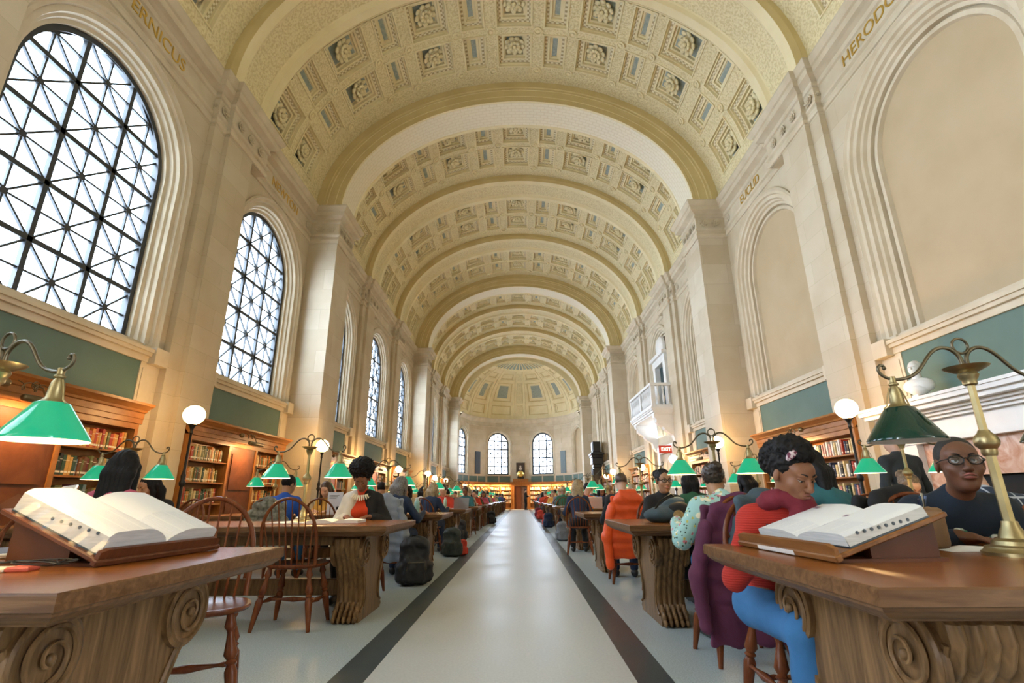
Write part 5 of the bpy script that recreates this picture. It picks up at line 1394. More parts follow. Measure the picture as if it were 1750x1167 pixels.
    if glasses:
        m = MB()
        for s in (-1, 1):
            pts = [hp((s * .033 + .026 * math.cos(a) * (1.0), .103 - .006 * abs(math.cos(a)) * (1 if s * math.cos(a) > 0 else 0), .012 + .019 * math.copysign(abs(math.sin(a)) ** .75, math.sin(a)))) for a in [2 * PI * i / 24 for i in range(24)]]; m.tube(pts, .0026, 6, closed=True)
            m.tube([hp((s * .059, .098, .018)), hp((s * .078, .06, .016)), hp((s * .084, -.01, .012))], .0026, 6)
        m.tube([hp((-.008, .104, .018)), hp((0, .107, .020)), hp((.008, .104, .018))], .0024, 6); gl = m.build('spectacles', FRAME, root, smooth=60)
        for s in (-1, 1): m = MB(); m.ell(hp((s * .033, .1035, .012)), (.025, .0012, .0175), 16, 6, Rh); m.build('lens', LENS, gl, smooth=180)
    root['_H'] = tuple(H); return root, dict(H=H, Rh=Rh, hp=hp, Nk=Nk, P=P, u=u, sh=sh, arms=arms, Rt=Rt, nd=nd, tw=tw)
SHOE = new_mat('dark_shoe_leather', (.02, .018, .018), .4)
C_ = {'red': cloth('coral_knit', (.62, .06, .035)), 'maroon': cloth('maroon_scarf', (.20, .015, .03)), 'navy': cloth('navy_sweatshirt', (.008, .018, .035)), 'black': cloth('black', (.012, .012, .014)), 'blue': cloth('royal_blue', (.02, .10, .50)), 'jeans': cloth('blue_jeans', (.04, .17, .38)),
      'pink': cloth('pink', (.62, .12, .20)), 'orange': cloth('orange_top', (.68, .06, .012)), 'grey': cloth('grey', (.22, .23, .25)), 'white': cloth('white', (.7, .7, .7)), 'teal': cloth('teal', (.03, .16, .2)), 'beige': cloth('beige', (.55, .45, .32)), 'yellow': cloth('mustard', (.75, .42, .08)), 'purple': cloth('purple_hoodie', (.115, .022, .062)), 'dknavy': cloth('dark_blue', (.015, .03, .07)), 'charcoal': cloth('charcoal', (.03, .036, .04)), 'green': cloth('forest_green', (.03, .12, .06)), 'slate': cloth('slate_jacket', (.055, .09, .115)), 'greyhood': cloth('grey_hoodie', (.30, .33, .38)), 'puffer': cloth('orange_puffer', (.90, .10, .012), .45)}
def knit(base):
    m = new_mat('ribbed_coral_knit', base, .9); nt, b = nodes(m); tc = nt.nodes.new('ShaderNodeTexCoord'); wv = nt.nodes.new('ShaderNodeTexWave'); wv.inputs['Scale'].default_value = 30; wv.inputs['Distortion'].default_value = 1.5; wv.bands_direction = 'Z'
    nt.links.new(tc.outputs['Object'], wv.inputs['Vector']); bp = nt.nodes.new('ShaderNodeBump'); bp.inputs['Strength'].default_value = .5; bp.inputs['Distance'].default_value = .004; nt.links.new(wv.outputs['Fac'], bp.inputs['Height']); nt.links.new(bp.outputs[0], b.inputs['Normal'])
    r = nt.nodes.new('ShaderNodeValToRGB'); r.color_ramp.elements[0].color = (base[0] * .8, base[1] * .7, base[2] * .7, 1); r.color_ramp.elements[1].color = (*base, 1); nt.links.new(wv.outputs['Fac'], r.inputs[0]); nt.links.new(r.outputs[0], b.inputs['Base Color']); return m
C_['knit'] = knit((.52, .035, .022))
def floral():
    m = new_mat('pale_teal_floral_cotton', (.4, .7, .7), .8); nt, b = nodes(m); tc = nt.nodes.new('ShaderNodeTexCoord'); prev = None
    base = nt.nodes.new('ShaderNodeRGB'); base.outputs[0].default_value = (.36, .60, .58, 1); prev = base.outputs[0]
    for sc_, thr, c in ((11, .20, (.85, .80, .62, 1)), (17, .17, (.62, .18, .22, 1)), (23, .16, (.60, .52, .12, 1)), (30, .15, (.05, .10, .07, 1))):
        vo = nt.nodes.new('ShaderNodeTexVoronoi'); vo.inputs['Scale'].default_value = sc_; nt.links.new(tc.outputs['Object'], vo.inputs['Vector'])
        ns = nt.nodes.new('ShaderNodeTexNoise'); ns.inputs['Scale'].default_value = sc_ * 3; nt.links.new(tc.outputs['Object'], ns.inputs['Vector'])
        ad = nt.nodes.new('ShaderNodeMath'); ad.operation = 'MULTIPLY_ADD'; nt.links.new(ns.outputs['Fac'], ad.inputs[0]); ad.inputs[1].default_value = .35; nt.links.new(vo.outputs['Distance'], ad.inputs[2])
        lt = nt.nodes.new('ShaderNodeMath'); lt.operation = 'LESS_THAN'; lt.inputs[1].default_value = thr + .23; nt.links.new(ad.outputs[0], lt.inputs[0])
        mx = nt.nodes.new('ShaderNodeMix'); mx.data_type = 'RGBA'; nt.links.new(lt.outputs[0], mx.inputs[0]); nt.links.new(prev, mx.inputs[6]); mx.inputs[7].default_value = c; prev = mx.outputs[2]
    nt.links.new(prev, b.inputs['Base Color']); return m
C_['floral'] = floral()
def plaid():
    m = new_mat('blue_plaid_cotton', (.05, .08, .13), .8); nt, b = nodes(m); tc = nt.nodes.new('ShaderNodeTexCoord'); w1 = nt.nodes.new('ShaderNodeTexWave'); w1.inputs['Scale'].default_value = 4; w2 = nt.nodes.new('ShaderNodeTexWave'); w2.inputs['Scale'].default_value = 4; w2.bands_direction = 'Z'
    mx = nt.nodes.new('ShaderNodeMath'); mx.operation = 'MAXIMUM'; 
    for i, w_ in enumerate((w1, w2)): nt.links.new(tc.outputs['Object'], w_.inputs['Vector']); nt.links.new(w_.outputs['Fac'], mx.inputs[i])
    r = nt.nodes.new('ShaderNodeValToRGB'); r.color_ramp.elements[0].position = .9; r.color_ramp.elements[0].color = (.02, .035, .07, 1); r.color_ramp.elements[1].position = .97; r.color_ramp.elements[1].color = (.45, .5, .58, 1)
    nt.links.new(mx.outputs[0], r.inputs[0]); nt.links.new(r.outputs[0], b.inputs['Base Color']); return m
C_['plaid'] = plaid()

# ================================================================== chairs, readers and what lies on the tables
chair0 = None; small0 = None
def place_chair(x, y, rz, label, detailed=True):
    global chair0, small0
    if detailed:
        if chair0 is None: c = chair0 = make_chair()
        else: c = copy_tree(chair0)
    else:
        if small0 is None: c = small0 = make_chair_small()
        else: c = small0.copy(); COL.objects.link(c)
    c.location = (x, y, 0); c.rotation_euler = (0, 0, math.radians(rz)); tag(c, label, 'chair', 'windsor chairs at the reading tables'); return c
def at_head(hx, hy, rz, label, chair_label, sc_=1.0, detailed=True, chair=True, dchair=(0, 0, 0), **kw):
    """reader placed so that the head is over (hx,hy)"""
    r, d = person(label, (0, 0), rz, **kw); H = d['H']; a = math.radians(rz)
    ox = (H.x * math.cos(a) - H.y * math.sin(a)) * sc_; oy = (H.x * math.sin(a) + H.y * math.cos(a)) * sc_
    x, y = hx - ox, hy - oy; r.location = (x, y, 0); r.scale = (sc_,) * 3
    if chair:
        place_chair(x + dchair[0], y + dchair[1], rz + dchair[2], chair_label, detailed)
    return r, d, (x, y)
def local(loc, rz, p):
    a = math.radians(rz); return (loc[0] + p[0] * math.cos(a) - p[1] * math.sin(a), loc[1] + p[0] * math.sin(a) + p[1] * math.cos(a), p[2])
def garment(loc, rz, mat, label, name='jacket', w=.25, bottom=.30, sleeves=(1, 1), hood=False, puff=0.0, long_side=0, cat='jacket', top=1.0):
    root = empty(name, (loc[0], loc[1], 0), math.radians(rz)); tag(root, label, cat)
    S = SDF(); h = (top - bottom)
    for i in range(7):
        t = i / 6; z = bottom + h * t; ww = w * (1 - .55 * max(0, t - .62) / .38 * t) * (1.0 if t > .2 else .92)
        S.box((0, -.235 - .06 * t, z), (ww, .022 + .012 * puff, h / 9), None, .03, .05)
    S.cone((-.12, -.27, top - .02), (.12, -.27, top - .02), .045, .045, .05); S.box((0, -.17, top - .12), (.20, .02, .12), None, .02, .04)
    if hood: S.ell((0, -.30, top - .10), (.12, .05, .10), None, .04)
    nz = (lambda X, Y, Z: 0.010 * np.sin(34 * X + 2.5 * np.sin(4 * Z)) + .004 * np.sin(60 * Z + 9 * X)) if not puff else (lambda X, Y, Z: -.007 * np.sqrt(np.abs(np.sin(PI * (Z + .012 * np.sin(9 * X)) / .15))) + .003 * np.sin(40 * X + 20 * Z) + .004)
    S.mesh('torso', mat, root, .011, noise=nz)
    for s, L_ in zip((-1, 1), sleeves):
        if not L_: continue
        Q = SDF(); a = Vector((s * (w * .80), -.27, top - .14)); b = Vector((s * (w + .035), -.27, top - .14 - .30 * L_)); c = Vector((s * (w + .01), -.29, top - .14 - .58 * L_)); Q.cone(a, b, .050 + .020 * puff, .048 + .02 * puff, .04); Q.cone(b, c, .048 + .02 * puff, .038 + .016 * puff, .04)
        so = Q.mesh('sleeve', mat, root, .011, noise=nz)
    return root

# ---- fireplace side, near
kn = C_['knit']
r, d, red = at_head(1.30, 2.44, 186, 'woman in coral ribbed sweater and maroon scarf looking down, dark curly hair pinned up', 'windsor chair of the woman in the coral sweater, at the aisle', sc_=1.0, dchair=(.10, -.04, -8), skin='brown', hair='black', style='updo', shirt=kn, pants=C_['jeans'], lean=27, head=(24, 14), female=True, seat=.41, res=.011, headres=.0045, hands=[(-.05, .34, TZ + .03), (.16, .36, TZ + .03)], width=1.02, arm_w=1.0)
hp = d['hp']; S = SDF()
for i in range(14):
    a = 2 * PI * i / 14; S.ell(d['Nk'] + Vector((.088 * math.cos(a), .02 + .080 * math.sin(a), .020 + .018 * math.sin(a * 2))), (.040, .040, .038), None, .03)
for i in range(8): S.ell(d['Nk'] + Vector((-.03 + .012 * i, .10 + .004 * i, -.01 - .035 * i)), (.055, .030, .035), None, .03)
S.mesh('scarf', C_['maroon'], r, .008, noise=curl(.006, 60))
band = MB(); pts = [hp((.100 * math.cos(a), .040, .030 + .112 * math.sin(a))) for a in [PI * (.17 + .22 * i / 8) for i in range(9)]]
band.tube(pts, [.006, .012, .015, .017, .017, .017, .015, .012, .006], 8); band.build('headband', noise_mat('patterned_headband', (.14, .02, .05), (.62, .50, .52), 70, .8, detail=1, lo=.45, hi=.55), r, smooth=180)
er = MB(); er.ell(hp((-.086, -.005, -.034)), (.005, .005, .005), 10, 6); er.build('earring', new_mat('pearl', (.8, .8, .78), .2), r, smooth=180)
garment((red[0] + .13, red[1] - .04), 178, C_['slate'], 'slate blue jacket hung over the chair behind the woman in the coral sweater', w=.17, bottom=.55, sleeves=(.0, .35), top=.99)
r, d, man = at_head(2.13, 2.50, 163, 'man with black spectacles in navy sweatshirt with camouflage patch, facing the camera', 'windsor chair of the man with black spectacles', sc_=1.06, skin='dark', hair='crop', style='crop', shirt=C_['navy'], pants=C_['dknavy'], lean=34, head=(-4, -8), seat=.415, res=.012, headres=.0045, glasses=True, eyes_down=False, hands=[(-.12, .40, TZ / 1.06 + .03), (.10, .42, TZ / 1.06 + .03)], arm_w=1.2)
# camouflage patch on the chest: a curved badge following the sweatshirt
pm = noise_mat('camouflage_patch', (.05, .14, .09), (.55, .55, .47), 22, .8, detail=1, lo=.47, hi=.53)
def patch_on(d, cx, cz, rx, rz_, parent):
    P, u, Rt = d['P'], d['u'], d['Rt']; fwd = Rt @ Vector((0, 1, 0)); S = SDF(); c = P + u * cz + fwd * .112 + Vector((cx, 0, 0)); S.ell(c, (rx, .014, rz_), Rt @ Matrix.Rotation(math.radians(-cx * 160), 3, 'Z'), .01); S.ell(c + Vector((rx * .5, -.004, rz_ * .55)), (rx * .45, .012, rz_ * .45), Rt, .01); S.ell(c + Vector((-rx * .6, -.004, rz_ * .5)), (rx * .35, .012, rz_ * .4), Rt, .01)
    S.mesh('chest_patch', pm, parent, .008)
patch_on(d, .045, .35, .055, .075, r); patch_on(d, -.085, .33, .035, .065, r)
r, d, fl_ = at_head(1.57, 4.16, 4, 'woman in pale teal floral blouse seen from behind, dark hair in a bun', 'windsor chair under the purple hoodie', skin='tan', hair='dkbrown', style='bun', shirt=C_['floral'], pants=C_['jeans'], lean=31, head=(18, -28), female=True, res=.012, headres=.006, hands=[(-.30, .42, TZ + .03), (.10, .46, TZ + .03)], width=1.36, arm_w=1.35, dchair=(-.12, -.06, -2), face=True)
garment((fl_[0] - .14, fl_[1] - .06), 0, C_['purple'], 'plum purple hoodie hung over the chair of the woman in the floral blouse', 'hoodie', w=.27, bottom=.20, sleeves=(.95, 1.25), cat='hoodie', top=.94)
r, d, _ = at_head(2.07, 3.70, 22, 'person with straight dark shoulder-length hair and teal top seen from behind', 'windsor chair draped with a black coat', skin='tan', hair='black', style='bob', shirt=C_['teal'], pants=C_['black'], lean=20, head=(22, 25), female=True, res=.016, headres=.006)
garment((_[0] + .10, _[1]), 10, C_['black'], 'black coat hung over the chair of the dark-haired reader', w=.24, bottom=.45, sleeves=(0, .8))
place_chair(2.62, 3.95, -8, 'pale orange-brown windsor chair between the black coat and the plaid shirt')
at_head(3.30, 3.85, -5, 'man in dark plaid shirt bending over, short black hair', 'windsor chair of the man in the plaid shirt', skin='fair', hair='black', style='short', shirt=C_['plaid'], pants=C_['jeans'], lean=28, head=(30, 25), res=.016, width=1.1)
at_head(3.95, 5.35, 180, 'woman with loose light brown hair bent behind a raised pale sheet', 'windsor chair of the light-haired woman behind the sheet', skin='fair', hair='light', style='bun', shirt=C_['white'], pants=C_['jeans'], lean=35, head=(38, 0), female=True, res=.018)
r, d = person('man in black long-sleeved top standing with his back turned, near the fireplace-side wall', (4.45, 6.05), 8, skin='fair', hair='black', style='short', shirt=C_['charcoal'], pants=C_['black'], lean=8, head=(20, 0), stand=True, res=.016, width=1.15); 
at_head(1.62, 5.80, 178, 'young woman with glasses and dark hair facing the camera behind a grey bag', 'windsor chair of the young woman with glasses', skin='tan', hair='black', style='bun', shirt=C_['black'], pants=C_['black'], lean=24, head=(5, 10), female=True, res=.016, glasses=True, headres=.006, eyes_down=False)
r, d, og = at_head(1.40, 7.10, -3, 'man with cropped brown hair in black top seen from behind', 'windsor chair under the orange puffer jacket', skin='fair', hair='brown', style='crop', shirt=C_['black'], pants=C_['dknavy'], lean=18, head=(28, 0), res=.016, width=1.05)
garment(og, -3, C_['puffer'], 'bright orange puffer jacket hung over a chair back', 'puffer_jacket', w=.25, bottom=.36, sleeves=(1.15, .5), puff=.5, top=1.02)
at_head(3.10, 7.2, 0, 'person with long black hair seen from behind past the floral blouse', 'windsor chair of the long-haired reader in the fireplace-side row', skin='tan', hair='black', style='long', shirt=C_['black'], pants=C_['black'], lean=18, head=(20, 20), female=True, res=.02, headres=.008)
at_head(2.32, 7.1, 5, 'black-haired person in dark green beside the orange jacket', 'windsor chair of the black-haired person in dark green', skin='tan', hair='black', style='straight', shirt=C_['green'], pants=C_['black'], lean=18, head=(20, -20), female=True, res=.02, headres=.008)
at_head(1.15, 10.35, -5, 'blond long-haired woman in dark navy top by the aisle', 'orange-brown windsor chair of the blond woman by the aisle', skin='fair', hair='blond', style='long', shirt=C_['dknavy'], pants=C_['black'], lean=16, head=(22, 0), female=True, res=.02, headres=.008)
# ---- window side, near
r, d, af = at_head(-1.74, 5.86, 183, 'woman with round afro hair, orange-red top and cream necklace reading an open book', 'windsor chair of the woman with afro hair', sc_=1.03, skin='brown', hair='black', style='afro', shirt=C_['orange'], pants=C_['black'], lean=18, head=(34, 4), female=True, res=.012, headres=.005, hands=[(-.14, .30, TZ / 1.03 + .03), (.12, .32, TZ / 1.03 + .03)])
for sgn, mt in ((1, new_mat('cream_cardigan', (.68, .62, .52), .85)), (-1, C_['black'])):
    S = SDF(); sh = d['sh'][1 if sgn > 0 else 0]; a, e, t = d['arms'][1 if sgn > 0 else 0]; fw_ = d['Rt'] @ Vector((0, 1, 0))
    S.cone(a, e, .076, .066, .03); S.cone(e, e.lerp(t, .9), .066, .050, .02); 
    for i in range(7): q = i / 6; S.ell(d['Nk'] - d['u'] * (.03 + .42 * q) + Vector((sgn * (.085 + .05 * min(q * 2, 1)), 0, 0)) + fw_ * (.055 + .04 * math.sin(q * PI)), (.056, .056, .065), d['Rt'], .03)
    S.cone(d['Nk'] + Vector((sgn * .06, -.01, -.02)), sh, .062, .074, .04); S.mesh('cardigan', mt, r, .011, noise=curl(.004, 30))
nk = MB()
for i in range(15):
    a = PI * (i / 14); c = d['Nk'] + Vector((.085 * math.cos(a), .055 + .062 * math.sin(a), .005 - .03 * math.sin(a))); e2 = c + Vector((.030 * math.cos(a), .022 * math.sin(a), -.045 * math.sin(a) - .01)); nk.tube([c, e2], [.009, .007], 6)
nk.build('necklace', new_mat('cream_beads', (.8, .7, .5), .4), r)
place_chair(-1.875, 4.66, 0, 'empty windsor chair pushed in at the second window-side table')
place_chair(-1.62, 2.84, 207, 'empty windsor chair turned at an angle beside the nearest window-side table')
place_chair(-2.93, 3.0, 180, 'dark empty windsor chair behind the big open dictionary, half hidden')
place_chair(-2.68, 7.42, 0, 'empty windsor chair in front of the white notice, window side')
place_chair(-2.35, 2.86, 176, 'empty windsor chair between the angled chair and the dark chair')
at_head(-3.13, 4.12, -4, 'person with very long black hair and pink top seen from behind', 'windsor chair of the person with very long black hair', skin='tan', hair='black', style='long', shirt=C_['pink'], pants=C_['black'], lean=12, head=(12, 18), female=True, res=.014, headres=.006, sc_=1.03)
at_head(-4.05, 5.72, 165, 'young woman with short black hair looking down, by the window-side wall', 'windsor chair of the young woman by the window-side wall', skin='tan', hair='black', style='bob', shirt=C_['black'], pants=C_['black'], lean=28, head=(20, -8), female=True, res=.014, headres=.006)
r, d, bl = at_head(-3.2, 7.28, -5, 'man in royal blue sweater seen from behind with short black hair', 'windsor chair of the man in royal blue', skin='tan', hair='black', style='short', shirt=C_['blue'], pants=C_['jeans'], lean=16, head=(25, -20), res=.016, width=1.15)
garment(bl, -5, noise_mat('patterned_grey_coat', (.10, .10, .07), (.35, .33, .27), 25, .9), 'patterned grey and olive coat hung over the chair of the man in royal blue', 'coat', w=.26, bottom=.35, sleeves=(.7, .7), cat='coat', top=.97)
r, d, gh = at_head(-1.66, 7.45, -10, 'person with long grey-brown hair seen from behind, arm on the table', 'windsor chair under the pale grey hoodie', skin='tan', hair='grey', style='straight', shirt=C_['dknavy'], pants=C_['dknavy'], lean=22, head=(25, -15), female=True, res=.014, headres=.007, hands=[(-.1, .42, TZ + .03), (.30, .40, TZ + .03)])
garment(gh, -6, C_['greyhood'], 'pale grey hoodie hung over a chair back near the aisle', 'hoodie', w=.26, bottom=.30, sleeves=(.9, 1.0), hood=True, cat='hoodie', top=1.0)
at_head(-1.98, 9.15, 180, 'dark-haired reader facing the camera behind the turquoise tumbler', 'windsor chair of the reader behind the tumbler', skin='tan', hair='black', style='bob', shirt=C_['beige'], pants=C_['black'], lean=26, head=(25, 0), female=True, res=.02, headres=.008)
at_head(-1.72, 10.6, -12, 'blond long-haired person in navy leaning over the table by the aisle', 'windsor chair of the blond person in navy', skin='fair', hair='blond', style='straight', shirt=C_['dknavy'], pants=C_['dknavy'], lean=24, head=(20, -20), female=True, res=.018, headres=.008, hands=[(-.1, .42, TZ + .03), (.26, .42, TZ + .03)])
at_head(-3.35, 9.1, 178, 'reader in mustard behind the white notice', 'windsor chair of the reader in mustard', skin='fair', hair='brown', style='long', shirt=C_['yellow'], pants=C_['black'], lean=24, head=(25, 0), female=True, res=.02, headres=.008)
at_head(-2.75, 10.5, 3, 'black-haired reader in charcoal seen from behind', 'windsor chair of the reader in charcoal, window side', skin='tan', hair='black', style='short', shirt=C_['charcoal'], pants=C_['black'], lean=18, head=(25, 0), res=.02, headres=.008)
# ---- the readers further down the hall: a few poses, each reader with clothes and hair of their own
protos = []
for st, fem, ln in (('short', False, 20), ('straight', True, 22), ('bun', True, 26), ('short', False, 12)):
    r, d = person('reader', (0, 0), 0, skin='fair', hair='black', style=st, shirt=C_['white'], pants=C_['black'], lean=ln, head=(28, 0), female=fem, res=.022, headres=.012, face=False, handfine=False, fingers=False); protos.append((r, d, st))
SHIRTS = [('white', C_['white'], .9), ('navy', C_['dknavy'], 1), ('black', C_['black'], 1), ('grey', C_['grey'], 1), ('teal', C_['teal'], 1), ('beige', C_['beige'], 1), ('orange', C_['orange'], 1), ('mustard', C_['yellow'], 1), ('pink', C_['pink'], 1), ('green', C_['green'], 1), ('royal blue', C_['blue'], 1), ('coral', C_['red'], 1)]
HAIRN = {'black': 'black', 'brown': 'brown', 'dkbrown': 'dark brown', 'blond': 'blond', 'light': 'light brown'}
used_p = [False] * 4; rs = random.Random(5)
def far_reader(x, y, rz, label, shirt, hair, skin, pi):
    p, d, st = protos[pi]
    if not used_p[pi]: r = p; used_p[pi] = True
    else: r = copy_tree(p)
    for c in r.children:
        sl = {'body': SK[skin], 'shirt': shirt, 'hair': HR[hair]}.get(c.name.split('.')[0])
        if sl: c.material_slots[0].link = 'OBJECT'; c.material_slots[0].material = sl
    r.location = (x, y, 0); r.rotation_euler = (0, 0, math.radians(rz)); tag(r, label, 'person', 'readers at the farther tables'); return r
for s in (-1, 1):
    for i in range(3, NT):
        for j, (off, side) in enumerate(((.48, -1), (.55, 1), (1.45, -1), (1.5, 1))):
            if i == 3 and side < 0: continue
            if i > 8 and off > 1: continue
            if rs.random() < .12: continue
            nm, sm_, _ = rs.choice(SHIRTS); hk = rs.choice(['black', 'brown', 'dkbrown', 'blond', 'light', 'black']); sk_ = rs.choice(['fair', 'tan', 'fair', 'brown']); o = off + rs.uniform(-.12, .12)
            x, y = txy(s, i, o, side * (.585 + rs.uniform(.22, .32))); rz = (0 if side < 0 else 180) + rs.uniform(-14, 14)
            where = '%s, %s side, %s table, %s' % ('aisle seat' if off < 1 else 'inner seat', 'near' if side < 0 else 'far', ORD[i + 1], side_name(s).replace('-side row', ' row'))
            far_reader(x, y, rz, 'reader in %s, %s hair, %s' % (nm, HAIRN[hk], where), sm_, hk, sk_, rs.randrange(4))
            place_chair(x, y, rz, 'windsor chair, ' + where, False)
r, d = person('man in black standing by the far door reading', (.42, 46.6), 250, skin='fair', hair='black', style='short', shirt=C_['black'], pants=C_['black'], lean=2, head=(10, 0), stand=True, res=.022, headres=.012, face=False, handfine=False, fingers=False, hands=[(-.1, .30, 1.15), (.1, .30, 1.15)])
o = MB(); o.box(-.14, .14, -.1, .1, 0, .03); bo = o.build('book', BM['cream']); bo.location = (.75, 46.48, 1.17); bo.rotation_euler = (.9, 0, 1.2); tag(bo, 'pale book held by the man standing at the far door', 'book')

# ================================================================== the two big dictionaries on their stands
M['paper'] = noise_mat('thin_book_paper', (.66, .64, .60), (.76, .74, .71), 8, .7)
def text_mat():
    m = new_mat('printed_dictionary_page', (.74, .73, .70), .7); nt, b = nodes(m); tc = nt.nodes.new('ShaderNodeTexCoord'); sp = nt.nodes.new('ShaderNodeSeparateXYZ'); nt.links.new(tc.outputs['Object'], sp.inputs[0])
    br = nt.nodes.new('ShaderNodeTexBrick'); br.inputs['Scale'].default_value = 1; br.inputs['Brick Width'].default_value = .020; br.inputs['Row Height'].default_value = .0035; br.inputs['Mortar Size'].default_value = .0011
    br.inputs['Color1'].default_value = (.52, .52, .52, 1); br.inputs['Color2'].default_value = (.60, .60, .60, 1); br.inputs['Mortar'].default_value = (.78, .77, .75, 1)
    nt.links.new(tc.outputs['Object'], br.inputs['Vector'])
    # keep clear margins and a gutter between the columns
    wv = nt.nodes.new('ShaderNodeMath'); wv.operation = 'PINGPONG'; wv.inputs[1].default_value = .036; nt.links.new(sp.outputs[0], wv.inputs[0])
    g = nt.nodes.new('ShaderNodeMath'); g.operation = 'LESS_THAN'; g.inputs[1].default_value = .004; nt.links.new(wv.outputs[0], g.inputs[0])
    ab = nt.nodes.new('ShaderNodeMath'); ab.operation = 'ABSOLUTE'; nt.links.new(sp.outputs[1], ab.inputs[0]); g2 = nt.nodes.new('ShaderNodeMath'); g2.operation = 'GREATER_THAN'; g2.inputs[1].default_value = .145; nt.links.new(ab.outputs[0], g2.inputs[0])
    mxx = nt.nodes.new('ShaderNodeMath'); mxx.operation = 'MAXIMUM'; nt.links.new(g.outputs[0], mxx.inputs[0]); nt.links.new(g2.outputs[0], mxx.inputs[1])
    mx = nt.nodes.new('ShaderNodeMix'); mx.data_type = 'RGBA'; nt.links.new(mxx.outputs[0], mx.inputs[0]); nt.links.new(br.outputs['Color'], mx.inputs[6]); mx.inputs[7].default_value = (.76, .75, .72, 1); nt.links.new(mx.outputs[2], b.inputs['Base Color']); return m
M['print'] = text_mat()
M['page_edge'] = noise_mat('page_block_edge', (.50, .50, .49), (.66, .65, .63), 220, .8, stretch=(.05, .05, 1))
M['cover_dark'] = new_mat('dark_book_cover', (.02, .035, .05), .35)
def dictionary(x, y, rz, tilt, label, stand_label, W=.60, D=.40, thick=(.062, .045), shift=0, bwf=.46, y0=.008, bdf=.93, wood='stand_wood'):
    """stand: low edge along local x at y=0, the board rises towards +y"""
    st = empty('book_stand', (x, y, TZ), math.radians(rz)); tag(st, stand_label, 'book stand')
    Rm = Matrix.Rotation(math.radians(tilt), 4, 'X'); Tm = Matrix.Translation((0, 0, .012)) @ Rm
    m = MB(); m.M = Tm; m.bbox(-W / 2, W / 2, 0, D, 0, .018, .004); m.build('board', M[wood], st)
    m = MB(); m.M = Tm
    pr = [(-W / 2, .018), (-W / 2, .042), (-W / 2 + .03, .050), (W / 2 - .03, .050), (W / 2, .040), (W / 2, .018)]; m.prism(pr, -.012, .004); m.bbox(-W / 2 - .01, W / 2 + .01, -.022, .004, -.004, .018, .004); m.build('ledge', M[wood], st)
    m = MB(); hz = D * math.sin(math.radians(tilt)); dy = D * math.cos(math.radians(tilt)); m.prism([(dy * .35, 0), (dy - .02, 0), (dy - .02, hz - .012), (dy * .35, hz * .35)], -W / 2 + .05, W / 2 - .05, plane='YZ'); m.box(-W / 2 + .03, W / 2 - .03, .0, dy - .01, -.0005, .010); m.build('base', M['case_dark'], st)
    bk = empty('open_dictionary', (x, y, TZ), math.radians(rz)); tag(bk, label, 'book')
    bw, bd = W * bwf, D * bdf; Tm = Tm @ Matrix.Translation((shift, 0, 0)); z0 = .019
    m = MB(); m.M = Tm; m.box(-bw - .006, bw + .006, y0, y0 + bd, z0, z0 + .004); m.build('cover', M['cover_dark'], bk)
    N = 22
    def prof(s):
        th = thick[0] if s < 0 else thick[1]; P = []
        for i in range(N + 1):
            t = i / N; P.append((s * bw * t, z0 + .005 + th * (.35 + .75 * math.sin(min(t * 2.1, 1) * PI / 2) ** .8) * (1 - .10 * t) * (1 - max(0, t - .93) * 3) if t > 0 else z0 + .005 + th * .30))
        return P
    for s in (-1, 1):
        P = prof(s); m = MB(); m.M = Tm; v = []
        for (xx, zz) in P: v += [(xx, y0 + .002, zz), (xx, y0 + bd - .002, zz)]
        m.add(v, [(2 * i, 2 * i + 2, 2 * i + 3, 2 * i + 1) for i in range(N)]); po = m.build('page', M['print'], bk, smooth=60)
        m = MB(); m.M = Tm; n = len(P); low = [(xx, z0 + .005) for xx, zz in P]
        for yy in (y0 + .002, y0 + bd - .002):
            vv = [(a, yy, b) for a, b in P] + [(a, yy, b) for a, b in low[::-1]]; m.add(vv, [tuple(range(2 * n))])
        a, b = P[-1], low[-1]; m.add([(a[0], y0 + .002, a[1]), (a[0], y0 + bd - .002, a[1]), (b[0] + s * .004, y0 + bd - .002, b[1]), (b[0] + s * .004, y0 + .002, b[1])], [(0, 1, 2, 3)]); m.build('page_block', M['page_edge'], bk)
        # thumb index notches down the fore-edge
        m = MB(); m.M = Tm
        for i in range(8 if s > 0 else 6):
            yy = y0 + .05 + (bd - .10) * i / 8; m.lathe([(.006, -.001), (.006, .001), (.002, .0015)], 12, (s * (bw + .0025), yy, z0 + .005 + (P[-1][1] - z0) * (.86 - .08 * i)), (s, 0, .15))
        m.build('thumb_index', M['cover_dark'], bk)
    return st, bk
stR, bkR = dictionary(1.085, 2.16, -90 + 4, 18, 'large open dictionary with thumb index lying on the stand near the glasses-wearing man', 'wooden book stand with paper label on the nearest fireplace-side table', W=.66, D=.43, thick=(.034, .040), shift=.035, bwf=.43, y0=.05, bdf=.74)
m = MB(); m.M = Matrix.Translation((0, 0, .012)) @ Matrix.Rotation(math.radians(18), 4, 'X'); m.box(-.16, .10, -.0235, -.0222, .0, .016); m.build('paper_label', new_mat('white_paper_label', (.75, .72, .68), .7), stR)
m = MB(); m.M = Matrix.Translation((0, 0, .012)) @ Matrix.Rotation(math.radians(18), 4, 'X')
for (px, py, c) in ((.10, .22, 0), (.15, .26, 0), (-.2, .30, 0), (.12, .12, 0)): m.box(px, px + .035, py, py + .02, .0625, .063)
m.build('picture', noise_mat('small_colour_pictures', (.1, .2, .3), (.4, .15, .15), 60, .6), bkR)
stL, bkL = dictionary(-1.38, 2.14, 90 - 5, 22, 'huge thick open dictionary wrapped in clear film on the nearest window-side table', 'low dark wooden book stand on the nearest window-side table', W=.62, D=.44, thick=(.078, .066), wood='case_dark')
